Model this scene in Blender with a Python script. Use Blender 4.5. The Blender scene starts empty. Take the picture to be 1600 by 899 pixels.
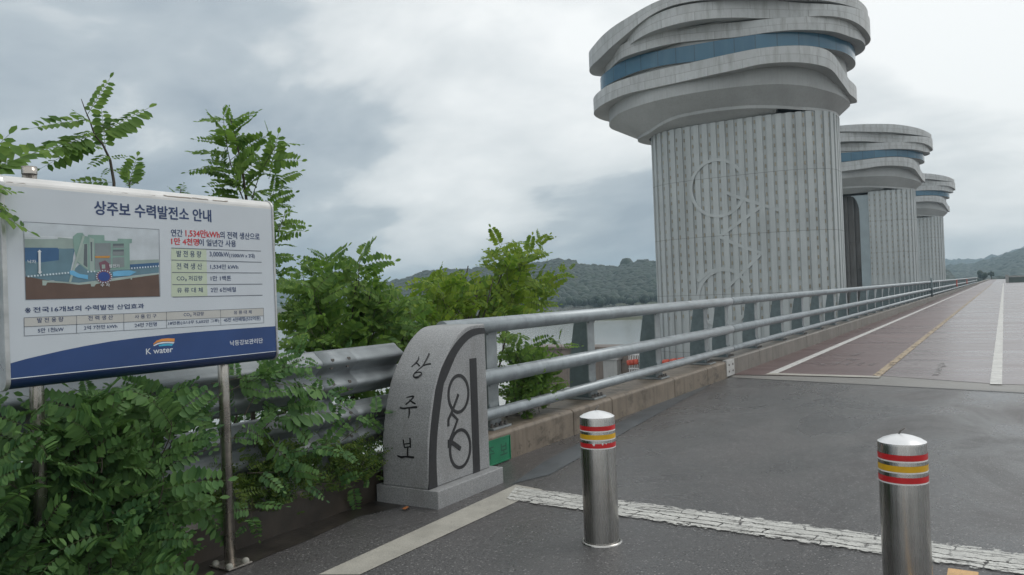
import bpy, bmesh, math, random
import numpy as np
from mathutils import Vector, Matrix
R = math.radians
random.seed(7); rng = np.random.default_rng(7)
SC = bpy.context.scene
COL = SC.collection

# ------------------------------------------------------------------ camera
cam = bpy.data.cameras.new("camera"); co = bpy.data.objects.new("camera", cam); COL.objects.link(co)
cam.sensor_fit = 'HORIZONTAL'; cam.sensor_width = 36.0; cam.lens = 36.0 * 1240 / 1600
cam.clip_start = .05; cam.clip_end = 20000
m3 = Matrix([[0.849617, 0.036867, 0.526109], [0.526001, 0.013373, -0.850379], [-0.038387, 0.999231, -0.00803]])
co.matrix_world = Matrix.Translation((0, 0, 1.55)) @ m3.to_4x4()
SC.camera = co

# ------------------------------------------------------------------ sky and sun
SUN_EL, SUN_AZ = R(52), R(40)          # azimuth from +Y towards +X
w = bpy.data.worlds.new("World"); SC.world = w; w.use_nodes = True
nt = w.node_tree; nt.nodes.clear()
def N(t, typ, **kw):
    n = t.nodes.new(typ)
    for k, v in kw.items(): setattr(n, k, v)
    return n
def L(t, a, b): t.links.new(a, b)
def math_(t, op, a, b=None, clamp=False):
    n = N(t, 'ShaderNodeMath', operation=op, use_clamp=clamp)
    for i, v in enumerate((a, b)):
        if v is None: continue
        if isinstance(v, (int, float)): n.inputs[i].default_value = v
        else: L(t, v, n.inputs[i])
    return n.outputs[0]
def ramp(t, fac, stops, interp='LINEAR'):
    n = N(t, 'ShaderNodeValToRGB'); n.color_ramp.interpolation = interp
    e = n.color_ramp.elements
    while len(e) < len(stops): e.new(.5)
    for el, (p, c) in zip(e, stops):
        el.position = p; el.color = (*c, 1) if len(c) == 3 else c
    L(t, fac, n.inputs[0]); return n.outputs[0]
def mixc(t, fac, a, b, mode='MIX'):
    n = N(t, 'ShaderNodeMix', data_type='RGBA', blend_type=mode)
    for s, v in ((0, fac), (6, a), (7, b)):
        if isinstance(v, (int, float)): n.inputs[s].default_value = v
        elif isinstance(v, tuple): n.inputs[s].default_value = (*v, 1) if len(v) == 3 else v
        else: L(t, v, n.inputs[s])
    return n.outputs[2]
def noise(t, vec, scale, detail=4, rough=.55, dist=0., w=None):
    n = N(t, 'ShaderNodeTexNoise'); n.inputs['Scale'].default_value = scale
    n.inputs['Detail'].default_value = detail; n.inputs['Roughness'].default_value = rough
    n.inputs['Distortion'].default_value = dist
    if vec is not None: L(t, vec, n.inputs['Vector'])
    return n.outputs['Fac']
def mapping(t, vec, scale=(1, 1, 1), loc=(0, 0, 0), rot=(0, 0, 0)):
    n = N(t, 'ShaderNodeMapping'); n.inputs['Scale'].default_value = scale
    n.inputs['Location'].default_value = loc; n.inputs['Rotation'].default_value = rot
    L(t, vec, n.inputs['Vector']); return n.outputs[0]

sky = N(nt, 'ShaderNodeTexSky', sky_type='NISHITA'); sky.sun_disc = False
sky.sun_elevation = SUN_EL; sky.sun_rotation = SUN_AZ; sky.dust_density = 3; sky.air_density = 1.2
tc = N(nt, 'ShaderNodeTexCoord')
sep = N(nt, 'ShaderNodeSeparateXYZ'); L(nt, tc.outputs['Generated'], sep.inputs[0])
zden = math_(nt, 'ADD', math_(nt, 'MAXIMUM', sep.outputs[2], 0.0), .34)
cx = math_(nt, 'DIVIDE', sep.outputs[0], zden); cy = math_(nt, 'DIVIDE', sep.outputs[1], zden)
cmb = N(nt, 'ShaderNodeCombineXYZ'); L(nt, cx, cmb.inputs[0]); L(nt, cy, cmb.inputs[1])
big = noise(nt, mapping(nt, cmb.outputs[0], (1, 1, 1), (3.1, 1.7, 0)), .9, 6, .52, .35)
fine = noise(nt, mapping(nt, cmb.outputs[0], (1, 1.3, 1), (.4, 5.7, 2)), 2.6, 5, .55, .3)
# brighter towards the veiled sun (+Y side of the road), darker over the river on the left
side = math_(nt, 'ADD', math_(nt, 'MULTIPLY', math_(nt, 'ADD', sep.outputs[0], .24), .71), math_(nt, 'MULTIPLY', math_(nt, 'MINIMUM', sep.outputs[2], .36), .85))
cl = math_(nt, 'ADD', math_(nt, 'ADD', math_(nt, 'MULTIPLY', math_(nt, 'SUBTRACT', big, .12), 1.30), math_(nt, 'MULTIPLY', fine, .52)), side)
ccol = ramp(nt, cl, [(.32, (1.75, 2.12, 2.5)), (.53, (2.6, 3.06, 3.5)), (.67, (3.75, 4.2, 4.5)), (.74, (5.4, 5.7, 5.8)), (.94, (7.4, 7.55, 7.5))])
skc = mixc(nt, .94, sky.outputs[0], ccol)
bg = N(nt, 'ShaderNodeBackground'); bg.inputs['Strength'].default_value = .1
L(nt, skc, bg.inputs['Color'])
wo = N(nt, 'ShaderNodeOutputWorld'); L(nt, bg.outputs[0], wo.inputs['Surface'])

sl = bpy.data.lights.new("sun", 'SUN'); so = bpy.data.objects.new("sun", sl); COL.objects.link(so)
sl.energy = .6; sl.angle = R(25); sl.color = (1, .97, .93)
sd = Vector((math.sin(SUN_AZ) * math.cos(SUN_EL), math.cos(SUN_AZ) * math.cos(SUN_EL), math.sin(SUN_EL)))
so.rotation_euler = sd.to_track_quat('Z', 'Y').to_euler()

SC.view_settings.view_transform = 'Standard'; SC.view_settings.look = 'None'
SC.view_settings.exposure = 0.5; SC.view_settings.gamma = 1
SC.view_settings.use_curve_mapping = False
SC.render.engine = 'CYCLES'
SC.cycles.use_denoising = True
SC.cycles.max_bounces = 6; SC.cycles.diffuse_bounces = 3; SC.cycles.glossy_bounces = 3
SC.cycles.transmission_bounces = 3; SC.cycles.transparent_max_bounces = 8; SC.cycles.volume_bounces = 0

# ------------------------------------------------------------------ helpers
def tag(o, label=None, cat=None, group=None, kind=None):
    if label: o['label'] = label
    if cat: o['category'] = cat
    if group: o['group'] = group
    if kind: o['kind'] = kind
    return o
def empty(name, loc=(0, 0, 0)):
    o = bpy.data.objects.new(name, None); COL.objects.link(o); o.location = loc; return o
def put(o, parent):
    if parent is not None:
        o.parent = parent
        o.matrix_parent_inverse = Matrix.Translation(-Vector(world_loc(parent)))
    return o
def world_loc(o):
    v = Vector(o.location)
    if o.parent is not None and o.matrix_parent_inverse is not None:
        v = v + o.matrix_parent_inverse.translation + world_loc(o.parent)
    return v

class MB:
    def __init__(s): s.v = []; s.f = []; s.mi = []; s.sm = []; s.uv = {}
    def add(s, vs, fs, mi=0, smooth=False):
        o = len(s.v); s.v += [tuple(map(float, p)) for p in vs]
        for f in fs: s.f.append(tuple(i + o for i in f)); s.mi.append(mi); s.sm.append(smooth)
    def box(s, a, b, mi=0):
        (x0, y0, z0), (x1, y1, z1) = a, b
        s.add([(x0,y0,z0),(x1,y0,z0),(x1,y1,z0),(x0,y1,z0),(x0,y0,z1),(x1,y0,z1),(x1,y1,z1),(x0,y1,z1)],
              [(0,3,2,1),(4,5,6,7),(0,1,5,4),(1,2,6,5),(2,3,7,6),(3,0,4,7)], mi)
    def tube(s, pts, r, n=12, mi=0, caps=True, smooth=True):
        pts = [Vector(p) for p in pts]; rs = r if isinstance(r, (list, tuple)) else [r] * len(pts)
        vs = []; prev = None
        for i, p in enumerate(pts):
            t = (pts[min(i+1, len(pts)-1)] - pts[max(i-1, 0)]).normalized()
            if prev is None:
                a = t.orthogonal().normalized()
            else:
                a = (prev - t * prev.dot(t)).normalized()
            prev = a; b = t.cross(a)
            for k in range(n):
                an = 2 * math.pi * k / n; vs.append(p + (a * math.cos(an) + b * math.sin(an)) * rs[i])
        fs = []
        for i in range(len(pts) - 1):
            for k in range(n):
                fs.append((i*n+k, i*n+(k+1) % n, (i+1)*n+(k+1) % n, (i+1)*n+k))
        s.add(vs, fs, mi, smooth)
        if caps:
            s.add(vs[:n], [tuple(reversed(range(n)))], mi); s.add(vs[-n:], [tuple(range(n))], mi)
    def lathe(s, c, prof, n=32, mi=0, smooth=True):
        vs = []; fs = []
        for r, z in prof:
            for k in range(n):
                a = 2*math.pi*k/n; vs.append((c[0]+r*math.cos(a), c[1]+r*math.sin(a), c[2]+z))
        for i in range(len(prof)-1):
            for k in range(n): fs.append((i*n+k, i*n+(k+1) % n, (i+1)*n+(k+1) % n, (i+1)*n+k))
        s.add(vs, fs, mi, smooth)
    def prism(s, poly, lo, hi, axis='z', mi=0, smooth=False):
        """poly: 2-D outline (counter-clockwise), extruded along axis from lo to hi"""
        def P(a, b, c):
            return (a, b, c) if axis == 'z' else ((c, a, b) if axis == 'x' else (a, c, b))
        n = len(poly)
        vs = [P(a, b, lo) for a, b in poly] + [P(a, b, hi) for a, b in poly]
        s.add(vs, [(i, (i+1) % n, n+(i+1) % n, n+i) for i in range(n)], mi, smooth)
        s.add(vs[:n], [tuple(reversed(range(n)))], mi); s.add(vs[n:], [tuple(range(n))], mi)
    def build(s, name, mat, parent=None, bevel=0., recalc=True, seg=2, origin=None):
        me = bpy.data.meshes.new(name); me.from_pydata(s.v, [], s.f)
        for m in (mat if isinstance(mat, (list, tuple)) else [mat]): me.materials.append(m)
        me.polygons.foreach_set('material_index', s.mi); me.polygons.foreach_set('use_smooth', s.sm)
        if recalc:
            bm = bmesh.new(); bm.from_mesh(me)
            bmesh.ops.remove_doubles(bm, verts=bm.verts, dist=1e-5)
            bmesh.ops.recalc_face_normals(bm, faces=bm.faces); bm.to_mesh(me); bm.free()
        o = bpy.data.objects.new(name, me); COL.objects.link(o)
        if origin is not None:
            me.transform(Matrix.Translation(-Vector(origin))); o.location = origin
        put(o, parent)
        if bevel:
            b = o.modifiers.new('bevel', 'BEVEL'); b.width = bevel; b.segments = seg; b.limit_method = 'ANGLE'; b.angle_limit = R(40)
        return o
def copy_tree(o, parent=None, off=(0, 0, 0)):
    c = o.copy(); COL.objects.link(c)
    if parent is not None: c.parent = parent; c.matrix_parent_inverse = o.matrix_parent_inverse.copy()
    else: c.location = Vector(o.location) + Vector(off)
    for ch in o.children: copy_tree(ch, c)
    return c

# ------------------------------------------------------------------ materials
def mat(name):
    m = bpy.data.materials.new(name); m.use_nodes = True
    t = m.node_tree; p = t.nodes['Principled BSDF']; return m, t, p
def coords(t, which='Object'):
    return N(t, 'ShaderNodeTexCoord').outputs[which]
def geo_pos(t): return N(t, 'ShaderNodeNewGeometry').outputs['Position']
def bump(t, p, h, strength=.3, dist=.01):
    b = N(t, 'ShaderNodeBump'); b.inputs['Strength'].default_value = strength; b.inputs['Distance'].default_value = dist
    L(t, h, b.inputs['Height']); L(t, b.outputs[0], p.inputs['Normal'])
def simple(name, col, rough=.6, metal=0., var=.15, scale=8., bmp=0., spec=None):
    m, t, p = mat(name); g = geo_pos(t); n = noise(t, g, scale, 5)
    lo = tuple(c * (1 - var) for c in col); hi = tuple(min(1, c * (1 + var)) for c in col)
    L(t, ramp(t, n, [(.3, lo), (.7, hi)]), p.inputs['Base Color'])
    p.inputs['Roughness'].default_value = rough; p.inputs['Metallic'].default_value = metal
    if spec is not None: p.inputs['Specular IOR Level'].default_value = spec
    if bmp: bump(t, p, noise(t, g, scale * 6, 4), bmp, .005)
    return m

def asphalt_mat():
    m, t, p = mat('asphalt'); g = geo_pos(t)
    fine = noise(t, g, 85, 3, .75); mid = noise(t, g, 24, 5, .7); big = noise(t, g, .55, 5, .6, .4)
    c = ramp(t, fine, [(.30, (.018, .018, .020)), (.54, (.078, .076, .076)), (.70, (.32, .312, .305))])
    c = mixc(t, .42, c, ramp(t, mid, [(.3, (.052, .052, .054)), (.7, (.105, .103, .102))]))
    c = mixc(t, math_(t, 'MULTIPLY', ramp(t, big, [(.38, (0, 0, 0)), (.66, (1, 1, 1))]), .40), c, (.036, .037, .04))
    # warm worn area in the near lane
    wn = noise(t, mapping(t, g, (.5, .3, .5), (4, 2, 0)), .8, 5)
    c = mixc(t, math_(t, 'MULTIPLY', ramp(t, wn, [(.45, (0, 0, 0)), (.7, (1, 1, 1))]), .5), c, (.088, .074, .072))
    # a rougher, darker wheel track along the road, and narrow scuffs
    sx = N(t, 'ShaderNodeSeparateXYZ'); L(t, g, sx.inputs[0])
    tr_ = math_(t, 'ABSOLUTE', math_(t, 'ADD', math_(t, 'ADD', sx.outputs[0], .62), math_(t, 'MULTIPLY', noise(t, g, 1.3, 4, .6), .7)))
    tk = math_(t, 'MULTIPLY', ramp(t, tr_, [(.16, (1, 1, 1)), (.40, (0, 0, 0))]), ramp(t, noise(t, mapping(t, g, (2.6, 1, 1)), 2.2, 6, .7), [(.38, (0, 0, 0)), (.6, (1, 1, 1))]))
    c = mixc(t, math_(t, 'MULTIPLY', tk, .6), c, (.038, .037, .038))
    scf = noise(t, mapping(t, g, (7, .8, 1), (2, 5, 0), (0, 0, R(-38))), 1.4, 2, .5)
    c = mixc(t, math_(t, 'MULTIPLY', ramp(t, scf, [(.74, (0, 0, 0)), (.78, (1, 1, 1))]), .5), c, (.022, .022, .022))
    # sparse cracks and stains
    vo = N(t, 'ShaderNodeTexVoronoi', feature='DISTANCE_TO_EDGE'); vo.inputs['Scale'].default_value = .55
    L(t, mixc(t, .12, g, N(t, 'ShaderNodeTexNoise').outputs['Color']), vo.inputs['Vector'])
    fl = N(t, 'ShaderNodeTexVoronoi'); fl.inputs['Scale'].default_value = 62; L(t, g, fl.inputs['Vector'])
    sc_ = N(t, 'ShaderNodeSeparateColor'); L(t, fl.outputs['Color'], sc_.inputs[0])
    hit = math_(t, 'MULTIPLY', math_(t, 'GREATER_THAN', sc_.outputs[0], .86), math_(t, 'LESS_THAN', fl.outputs['Distance'], .36))
    c = mixc(t, math_(t, 'MULTIPLY', hit, .7), c, (.27, .265, .26))
    hit2 = math_(t, 'MULTIPLY', math_(t, 'LESS_THAN', sc_.outputs[0], .16), math_(t, 'LESS_THAN', fl.outputs['Distance'], .42))
    c = mixc(t, math_(t, 'MULTIPLY', hit2, .7), c, (.015, .015, .016))
    sp = noise(t, g, 7, 2, .5)
    c = mixc(t, ramp(t, sp, [(.74, (0, 0, 0)), (.77, (.6, .6, .6))]), c, (.025, .024, .024))
    L(t, c, p.inputs['Base Color'])
    wet = noise(t, mapping(t, g, (1, .55, 1)), .8, 6, .62, .6)
    L(t, ramp(t, wet, [(.36, (.16,)*3), (.50, (.33,)*3), (.66, (.58,)*3)]), p.inputs['Roughness'])
    p.inputs['Specular IOR Level'].default_value = .5
    h = math_(t, 'ADD', math_(t, 'MULTIPLY', fine, .7), mid)
    bump(t, p, h, .5, .008)
    return m
def road_mat(name, lo, hi, rlo=.3, rhi=.5):
    m, t, p = mat(name); g = geo_pos(t)
    n = noise(t, mapping(t, g, (.35, 1.2, 1)), 1.1, 6, .6, .3); f = noise(t, g, 90, 3, .6)
    c = ramp(t, n, [(.3, lo), (.7, hi)])
    c = mixc(t, .35, c, ramp(t, f, [(.3, tuple(x*.55 for x in lo)), (.7, tuple(x*1.35 for x in hi))]))
    # transverse tining marks and worn streaks
    st = noise(t, mapping(t, g, (.15, 5.5, 1)), 1.0, 3, .5)
    c = mixc(t, math_(t, 'MULTIPLY', ramp(t, st, [(.5, (0, 0, 0)), (.8, (1, 1, 1))]), .18), c, tuple(x*.6 for x in lo))
    L(t, c, p.inputs['Base Color'])
    wt = noise(t, mapping(t, g, (.4, 1.6, 1), (9, 3, 1)), .7, 5, .6)
    L(t, ramp(t, wt, [(.35, (rlo,)*3), (.7, (rhi,)*3)]), p.inputs['Roughness'])
    bump(t, p, f, .25, .003)
    return m
def paint_mat(name, col, under, wear=.5, scale=14., stretch=(1, 1, 1), cracks=False):
    """worn road paint: the asphalt shows through where the paint is gone"""
    m, t, p = mat(name); g = geo_pos(t)
    n = noise(t, mapping(t, g, stretch), scale, 6, .68)
    keep = ramp(t, n, [(wear - .09, (0, 0, 0)), (wear + .02, (1, 1, 1))])
    if cracks:
        sx = N(t, 'ShaderNodeSeparateXYZ'); L(t, g, sx.inputs[0])
        v_ = math_(t, 'DIVIDE', math_(t, 'ABSOLUTE', math_(t, 'SUBTRACT', sx.outputs[1], math_(t, 'ADD', math_(t, 'MULTIPLY', sx.outputs[0], -.062), 5.015))), .195)
        en = noise(t, mapping(t, g, (.6, 1, 1)), 26, 5, .7)
        ed = math_(t, 'SUBTRACT', math_(t, 'ADD', math_(t, 'MULTIPLY', en, 1.3), .26), v_)
        keep = math_(t, 'MULTIPLY', keep, ramp(t, ed, [(0, (0, 0, 0)), (.06, (1, 1, 1))]))
        wv = N(t, 'ShaderNodeTexNoise'); wv.inputs['Scale'].default_value = 11; wv.inputs['Detail'].default_value = 6; wv.inputs['Roughness'].default_value = .65; L(t, g, wv.inputs['Vector'])
        warped = mixc(t, .085, mapping(t, g, (1, 1, 0), (0, 0, 0), (0, 0, R(3.6))), wv.outputs['Color'])
        bk = N(t, 'ShaderNodeTexBrick'); bk.inputs['Scale'].default_value = 1; bk.offset = .37; bk.squash = 1.4; bk.squash_frequency = 3
        bk.inputs['Brick Width'].default_value = .27; bk.inputs['Row Height'].default_value = .078; bk.inputs['Mortar Size'].default_value = .0065; bk.inputs['Mortar Smooth'].default_value = .3
        L(t, warped, bk.inputs['Vector'])
        e = math_(t, 'SUBTRACT', 1.0, math_(t, 'MULTIPLY', bk.outputs['Fac'], ramp(t, noise(t, g, 5, 3, .6), [(.34, (.25, .25, .25)), (.55, (1, 1, 1))])))
        st_ = noise(t, mapping(t, g, (2.2, 30, 1)), 1.0, 4, .65)
        e = math_(t, 'MULTIPLY', e, ramp(t, st_, [(.36, (0, 0, 0)), (.43, (1, 1, 1))]))
        keep = math_(t, 'MULTIPLY', keep, e)
    dirt = noise(t, g, 5, 5, .6)
    pc = ramp(t, dirt, [(.3, tuple(c*.72 for c in col)), (.65, col)])
    f = noise(t, g, 170, 2, .6)
    L(t, mixc(t, math_(t, 'MULTIPLY', math_(t, 'GREATER_THAN', f, .60), .45), pc, tuple(c*1.2 for c in under)), p.inputs['Base Color'])
    L(t, math_(t, 'MULTIPLY', keep, 1.0, True), p.inputs['Alpha'])
    p.inputs['Roughness'].default_value = .5
    bump(t, p, f, .25, .003)
    return m
def granite_mat():
    m, t, p = mat('granite'); g = geo_pos(t)
    f = noise(t, g, 105, 3, .75); v = N(t, 'ShaderNodeTexVoronoi'); v.inputs['Scale'].default_value = 130; L(t, g, v.inputs['Vector'])
    c = ramp(t, f, [(.28, (.07, .073, .077)), (.44, (.20, .205, .21)), (.6, (.30, .305, .31)), (.76, (.5, .5, .5))])
    c = mixc(t, .45, c, ramp(t, v.outputs['Distance'], [(.1, (.12, .122, .127)), (.6, (.34, .345, .35))]))
    b = noise(t, mapping(t, g, (1, 1, .45)), 4, 5, .6)
    c = mixc(t, math_(t, 'MULTIPLY', ramp(t, b, [(.48, (0, 0, 0)), (.72, (1, 1, 1))]), .45), c, (.14, .137, .13))
    L(t, c, p.inputs['Base Color']); p.inputs['Roughness'].default_value = .42
    return m
def concrete_mat(name, base, stain, streak=1., scale=2.5, spots=True):
    m, t, p = mat(name); g = geo_pos(t)
    n = noise(t, g, scale, 6, .6); s = noise(t, mapping(t, g, (6, 6, .5)), 1.6, 5, .65)
    c = ramp(t, n, [(.3, tuple(x*.78 for x in base)), (.7, tuple(x*1.12 for x in base))])
    c = mixc(t, math_(t, 'MULTIPLY', ramp(t, s, [(.48, (0, 0, 0)), (.70, (1, 1, 1))]), .62*streak), c, stain)
    if spots:
        k = noise(t, g, 5.5, 6, .75)
        c = mixc(t, math_(t, 'MULTIPLY', ramp(t, k, [(.60, (0, 0, 0)), (.68, (1, 1, 1))]), .75), c, tuple(x*.35 for x in stain))
    L(t, c, p.inputs['Base Color']); p.inputs['Roughness'].default_value = .6
    bump(t, p, noise(t, g, 60, 4, .6), .3, .004)
    return m
def galv_mat(name, col, rough=.38, metal=.75, spot=.35):
    m, t, p = mat(name); g = geo_pos(t)
    n = noise(t, g, 9, 5, .6); w_ = noise(t, mapping(t, g, (14, .7, 14)), 1, 4, .6)
    c = ramp(t, n, [(.3, tuple(x*.8 for x in col)), (.7, tuple(min(1, x*1.15) for x in col))])
    c = mixc(t, math_(t, 'MULTIPLY', ramp(t, w_, [(.52, (0, 0, 0)), (.7, (1, 1, 1))]), spot), c, tuple(x*.5 for x in col))
    L(t, c, p.inputs['Base Color']); p.inputs['Metallic'].default_value = metal
    L(t, ramp(t, n, [(.3, (rough-.08,)*3), (.7, (rough+.12,)*3)]), p.inputs['Roughness'])
    return m
def tower_mat():
    m, t, p = mat('tower_concrete'); g = geo_pos(t)
    n = noise(t, g, .45, 6, .6); s1 = noise(t, mapping(t, g, (1.7, 1.7, .07)), 1.0, 6, .65); s2 = noise(t, mapping(t, g, (5, 5, .12)), 1.0, 5, .6)
    c = ramp(t, n, [(.3, (.385, .415, .42)), (.7, (.46, .495, .50))])
    c = mixc(t, math_(t, 'MULTIPLY', ramp(t, s1, [(.46, (0, 0, 0)), (.72, (1, 1, 1))]), .42), c, (.27, .29, .29))
    c = mixc(t, math_(t, 'MULTIPLY', ramp(t, s2, [(.55, (0, 0, 0)), (.78, (1, 1, 1))]), .3), c, (.25, .255, .245))
    sz = N(t, 'ShaderNodeSeparateXYZ'); L(t, g, sz.inputs[0])
    fr = math_(t, 'FRACT', math_(t, 'DIVIDE', math_(t, 'ADD', sz.outputs[2], 20.6), 3.6))
    c = mixc(t, math_(t, 'MULTIPLY', math_(t, 'LESS_THAN', fr, .011), .55), c, (.14, .14, .135))
    L(t, c, p.inputs['Base Color']); p.inputs['Roughness'].default_value = .65
    bump(t, p, noise(t, g, 9, 4, .6), .15, .01)
    return m
def ribbon_mat():
    """panelled metal cladding: two rows of sheets with dark joints, and rain streaks"""
    m, t, p = mat('panel_cladding'); uv = N(t, 'ShaderNodeUVMap').outputs[0]
    br = N(t, 'ShaderNodeTexBrick'); br.offset = .5; br.inputs['Scale'].default_value = 1
    br.inputs['Brick Width'].default_value = 2.1; br.inputs['Row Height'].default_value = .5
    br.inputs['Mortar Size'].default_value = .012; br.inputs['Mortar Smooth'].default_value = .4
    br.inputs['Color1'].default_value = (.445, .465, .47, 1); br.inputs['Color2'].default_value = (.515, .535, .54, 1)
    br.inputs['Mortar'].default_value = (.22, .22, .215, 1)
    L(t, uv, br.inputs['Vector'])
    s = noise(t, mapping(t, uv, (1.6, .22, 1)), 1.6, 7, .72); s2 = noise(t, mapping(t, uv, (.5, .3, 1), (5, 2, 0)), 1, 4, .6)
    c = mixc(t, math_(t, 'MULTIPLY', ramp(t, s, [(.46, (0, 0, 0)), (.72, (1, 1, 1))]), .7), br.outputs[0], (.215, .215, .205))
    c = mixc(t, math_(t, 'MULTIPLY', ramp(t, s2, [(.45, (0, 0, 0)), (.7, (1, 1, 1))]), .3), c, (.30, .295, .28))
    L(t, c, p.inputs['Base Color']); p.inputs['Roughness'].default_value = .55
    bump(t, p, br.outputs['Fac'], -.4, .02)
    return m
def glass_band_mat():
    m, t, p = mat('blue_glazing'); uv = N(t, 'ShaderNodeUVMap').outputs[0]
    br = N(t, 'ShaderNodeTexBrick'); br.offset = 0; br.inputs['Scale'].default_value = 1
    br.inputs['Brick Width'].default_value = 1.2; br.inputs['Row Height'].default_value = 1.02
    br.inputs['Mortar Size'].default_value = .03
    br.inputs['Color1'].default_value = (.045, .125, .195, 1); br.inputs['Color2'].default_value = (.058, .15, .225, 1)
    br.inputs['Mortar'].default_value = (.04, .09, .13, 1); L(t, uv, br.inputs['Vector'])
    s = noise(t, mapping(t, uv, (.9, .12, 1)), 1.3, 5, .6)
    L(t, mixc(t, math_(t, 'MULTIPLY', ramp(t, s, [(.45, (0, 0, 0)), (.75, (1, 1, 1))]), .5), br.outputs[0], (.10, .19, .25)), p.inputs['Base Color'])
    p.inputs['Roughness'].default_value = .18; return m
def steel_mat():
    m, t, p = mat('stainless_steel'); o = coords(t)
    n = noise(t, mapping(t, o, (90, 90, 1.2)), 1, 3, .6); d = noise(t, o, 6, 4)
    L(t, ramp(t, d, [(.3, (.36, .35, .335)), (.7, (.45, .44, .425))]), p.inputs['Base Color'])
    p.inputs['Metallic'].default_value = 1
    L(t, ramp(t, n, [(.3, (.2,)*3), (.7, (.32,)*3)]), p.inputs['Roughness'])
    return m
def leaf_mat(name, dark, mid, light, trans=.3):
    m, t, p = mat(name); ge = N(t, 'ShaderNodeNewGeometry')
    c = ramp(t, ge.outputs['Random Per Island'], [(0, dark), (.5, mid), (1, light)])
    n = noise(t, ge.outputs['Position'], 2.6, 3, .6)
    c = mixc(t, math_(t, 'MULTIPLY', ramp(t, n, [(.42, (0, 0, 0)), (.66, (1, 1, 1))]), .55), c, light)
    L(t, c, p.inputs['Base Color']); p.inputs['Roughness'].default_value = .55
    p.inputs['Specular IOR Level'].default_value = .25
    tr = N(t, 'ShaderNodeBsdfTranslucent'); L(t, mixc(t, .5, c, (.10, .20, .02)), tr.inputs[0])
    mx = N(t, 'ShaderNodeMixShader'); mx.inputs[0].default_value = trans
    L(t, p.outputs[0], mx.inputs[1]); L(t, tr.outputs[0], mx.inputs[2])
    L(t, mx.outputs[0], t.nodes['Material Output'].inputs['Surface'])
    return m
M = {}
M['bolt_cap'] = simple('bolt_cap_plastic', (.27, .265, .235), .5, 0, .15, 30)
M['asphalt'] = asphalt_mat()
M['seal'] = simple('crack_seal', (.074, .083, .092), .40, 0, .25, 3, .2)
M['bike_lane'] = road_mat('faded_red_lane', (.105, .066, .064), (.155, .104, .101), .26, .42)
M['deck'] = road_mat('deck_concrete', (.158, .126, .127), (.215, .186, .187), .22, .38)
M['joint_conc'] = road_mat('joint_concrete', (.15, .145, .135), (.22, .21, .195), .35, .55)
M['steel_joint'] = simple('joint_steel', (.05, .05, .05), .45, .3)
M['white_worn'] = paint_mat('cracked_white_paint', (.56, .56, .53), (.075, .074, .074), .42, 40, (.7, 1.6, 1), True)
M['white_old'] = paint_mat('old_white_paint', (.40, .385, .34), (.07, .068, .066), .33, 30)
M['white_line'] = paint_mat('white_paint', (.58, .575, .55), (.14, .13, .13), .34, 12)
M['yellow_line'] = paint_mat('yellow_paint', (.37, .285, .18), (.13, .115, .11), .45, 7, (1, .5, 1))
M['yellow_fresh'] = paint_mat('ochre_paint', (.62, .38, .16), (.07, .065, .06), .30, 20)
M['ghost_deck'] = paint_mat('worn_white_paint_on_deck', (.26, .245, .245), (.17, .15, .15), .50, 9)
M['ghost'] = paint_mat('worn_off_white_paint', (.19, .165, .163), (.12, .087, .085), .53, 9)
M['granite'] = granite_mat()
M['black'] = simple('black_inlay', (.016, .016, .018), .42, 0, .3, 40)
M['kerb'] = concrete_mat('stained_concrete', (.20, .165, .128), (.088, .07, .053), .9, 3.0)
t = M['kerb'].node_tree; p = t.nodes['Principled BSDF']; g = geo_pos(t); old = p.inputs['Base Color'].links[0].from_socket
mould = math_(t, 'MULTIPLY', ramp(t, noise(t, mapping(t, g, (1, 1.2, 2.2)), 3.2, 7, .75), [(.50, (0, 0, 0)), (.60, (1, 1, 1))]), ramp(t, noise(t, g, .9, 3, .5), [(.42, (0, 0, 0)), (.58, (1, 1, 1))]))
L(t, mixc(t, math_(t, 'MULTIPLY', mould, .8), old, (.035, .03, .024)), p.inputs['Base Color'])
M['kerb_grey'] = concrete_mat('grey_concrete', (.19, .175, .155), (.09, .08, .068), 1.0, 1.6)
M['wall_brown'] = concrete_mat('brown_concrete', (.20, .165, .14), (.10, .08, .07), .8, .6)
M['wall_grey'] = concrete_mat('pale_concrete', (.34, .34, .33), (.18, .18, .17), .6, .5, False)
M['tower_conc'] = tower_mat()
M['soffit'] = concrete_mat('soffit_concrete', (.37, .385, .385), (.24, .24, .23), .5, .35, False)
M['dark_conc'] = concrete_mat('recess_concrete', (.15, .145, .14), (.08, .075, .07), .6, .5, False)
M['blue_conc'] = concrete_mat('pier_coating', (.30, .36, .385), (.22, .26, .275), .5, .35, False)
M['ribbon'] = ribbon_mat(); M['glazing'] = glass_band_mat()
M['amber'] = simple('amber_lens', (.31, .285, .225), .4, 0, .3, .9)
M['galv'] = galv_mat('galvanised_rail', (.34, .375, .395), .40, .45, .5)
M['galv_beam'] = galv_mat('galvanised_beam', (.235, .26, .275), .5, .3, .6)
M['post_green'] = galv_mat('painted_post', (.135, .175, .185), .42, .25, .3)
M['post_light'] = galv_mat('post_flange', (.30, .325, .335), .42, .45, .25)
M['bolt'] = simple('bolt_steel', (.16, .15, .14), .5, .6)
M['steel'] = steel_mat()
M['sign_post'] = galv_mat('brownish_steel_tube', (.45, .42, .385), .25, .9, .5)
M['cap_white'] = simple('white_cap', (.72, .73, .74), .28, .15, .06, 5)
M['red'] = simple('red_tape', (.50, .018, .022), .35, 0, .12, 12)
M['yellow'] = simple('yellow_tape', (.62, .36, .015), .35, 0, .12, 12)
M['tape_white'] = simple('white_tape', (.7, .7, .7), .35, 0, .05)
M['sign_white'] = simple('sign_face', (.52, .565, .61), .32, 0, .045, 2.2)
M['sign_rim'] = simple('sign_film', (.60, .60, .59), .38, 0, .10, 6)
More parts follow.
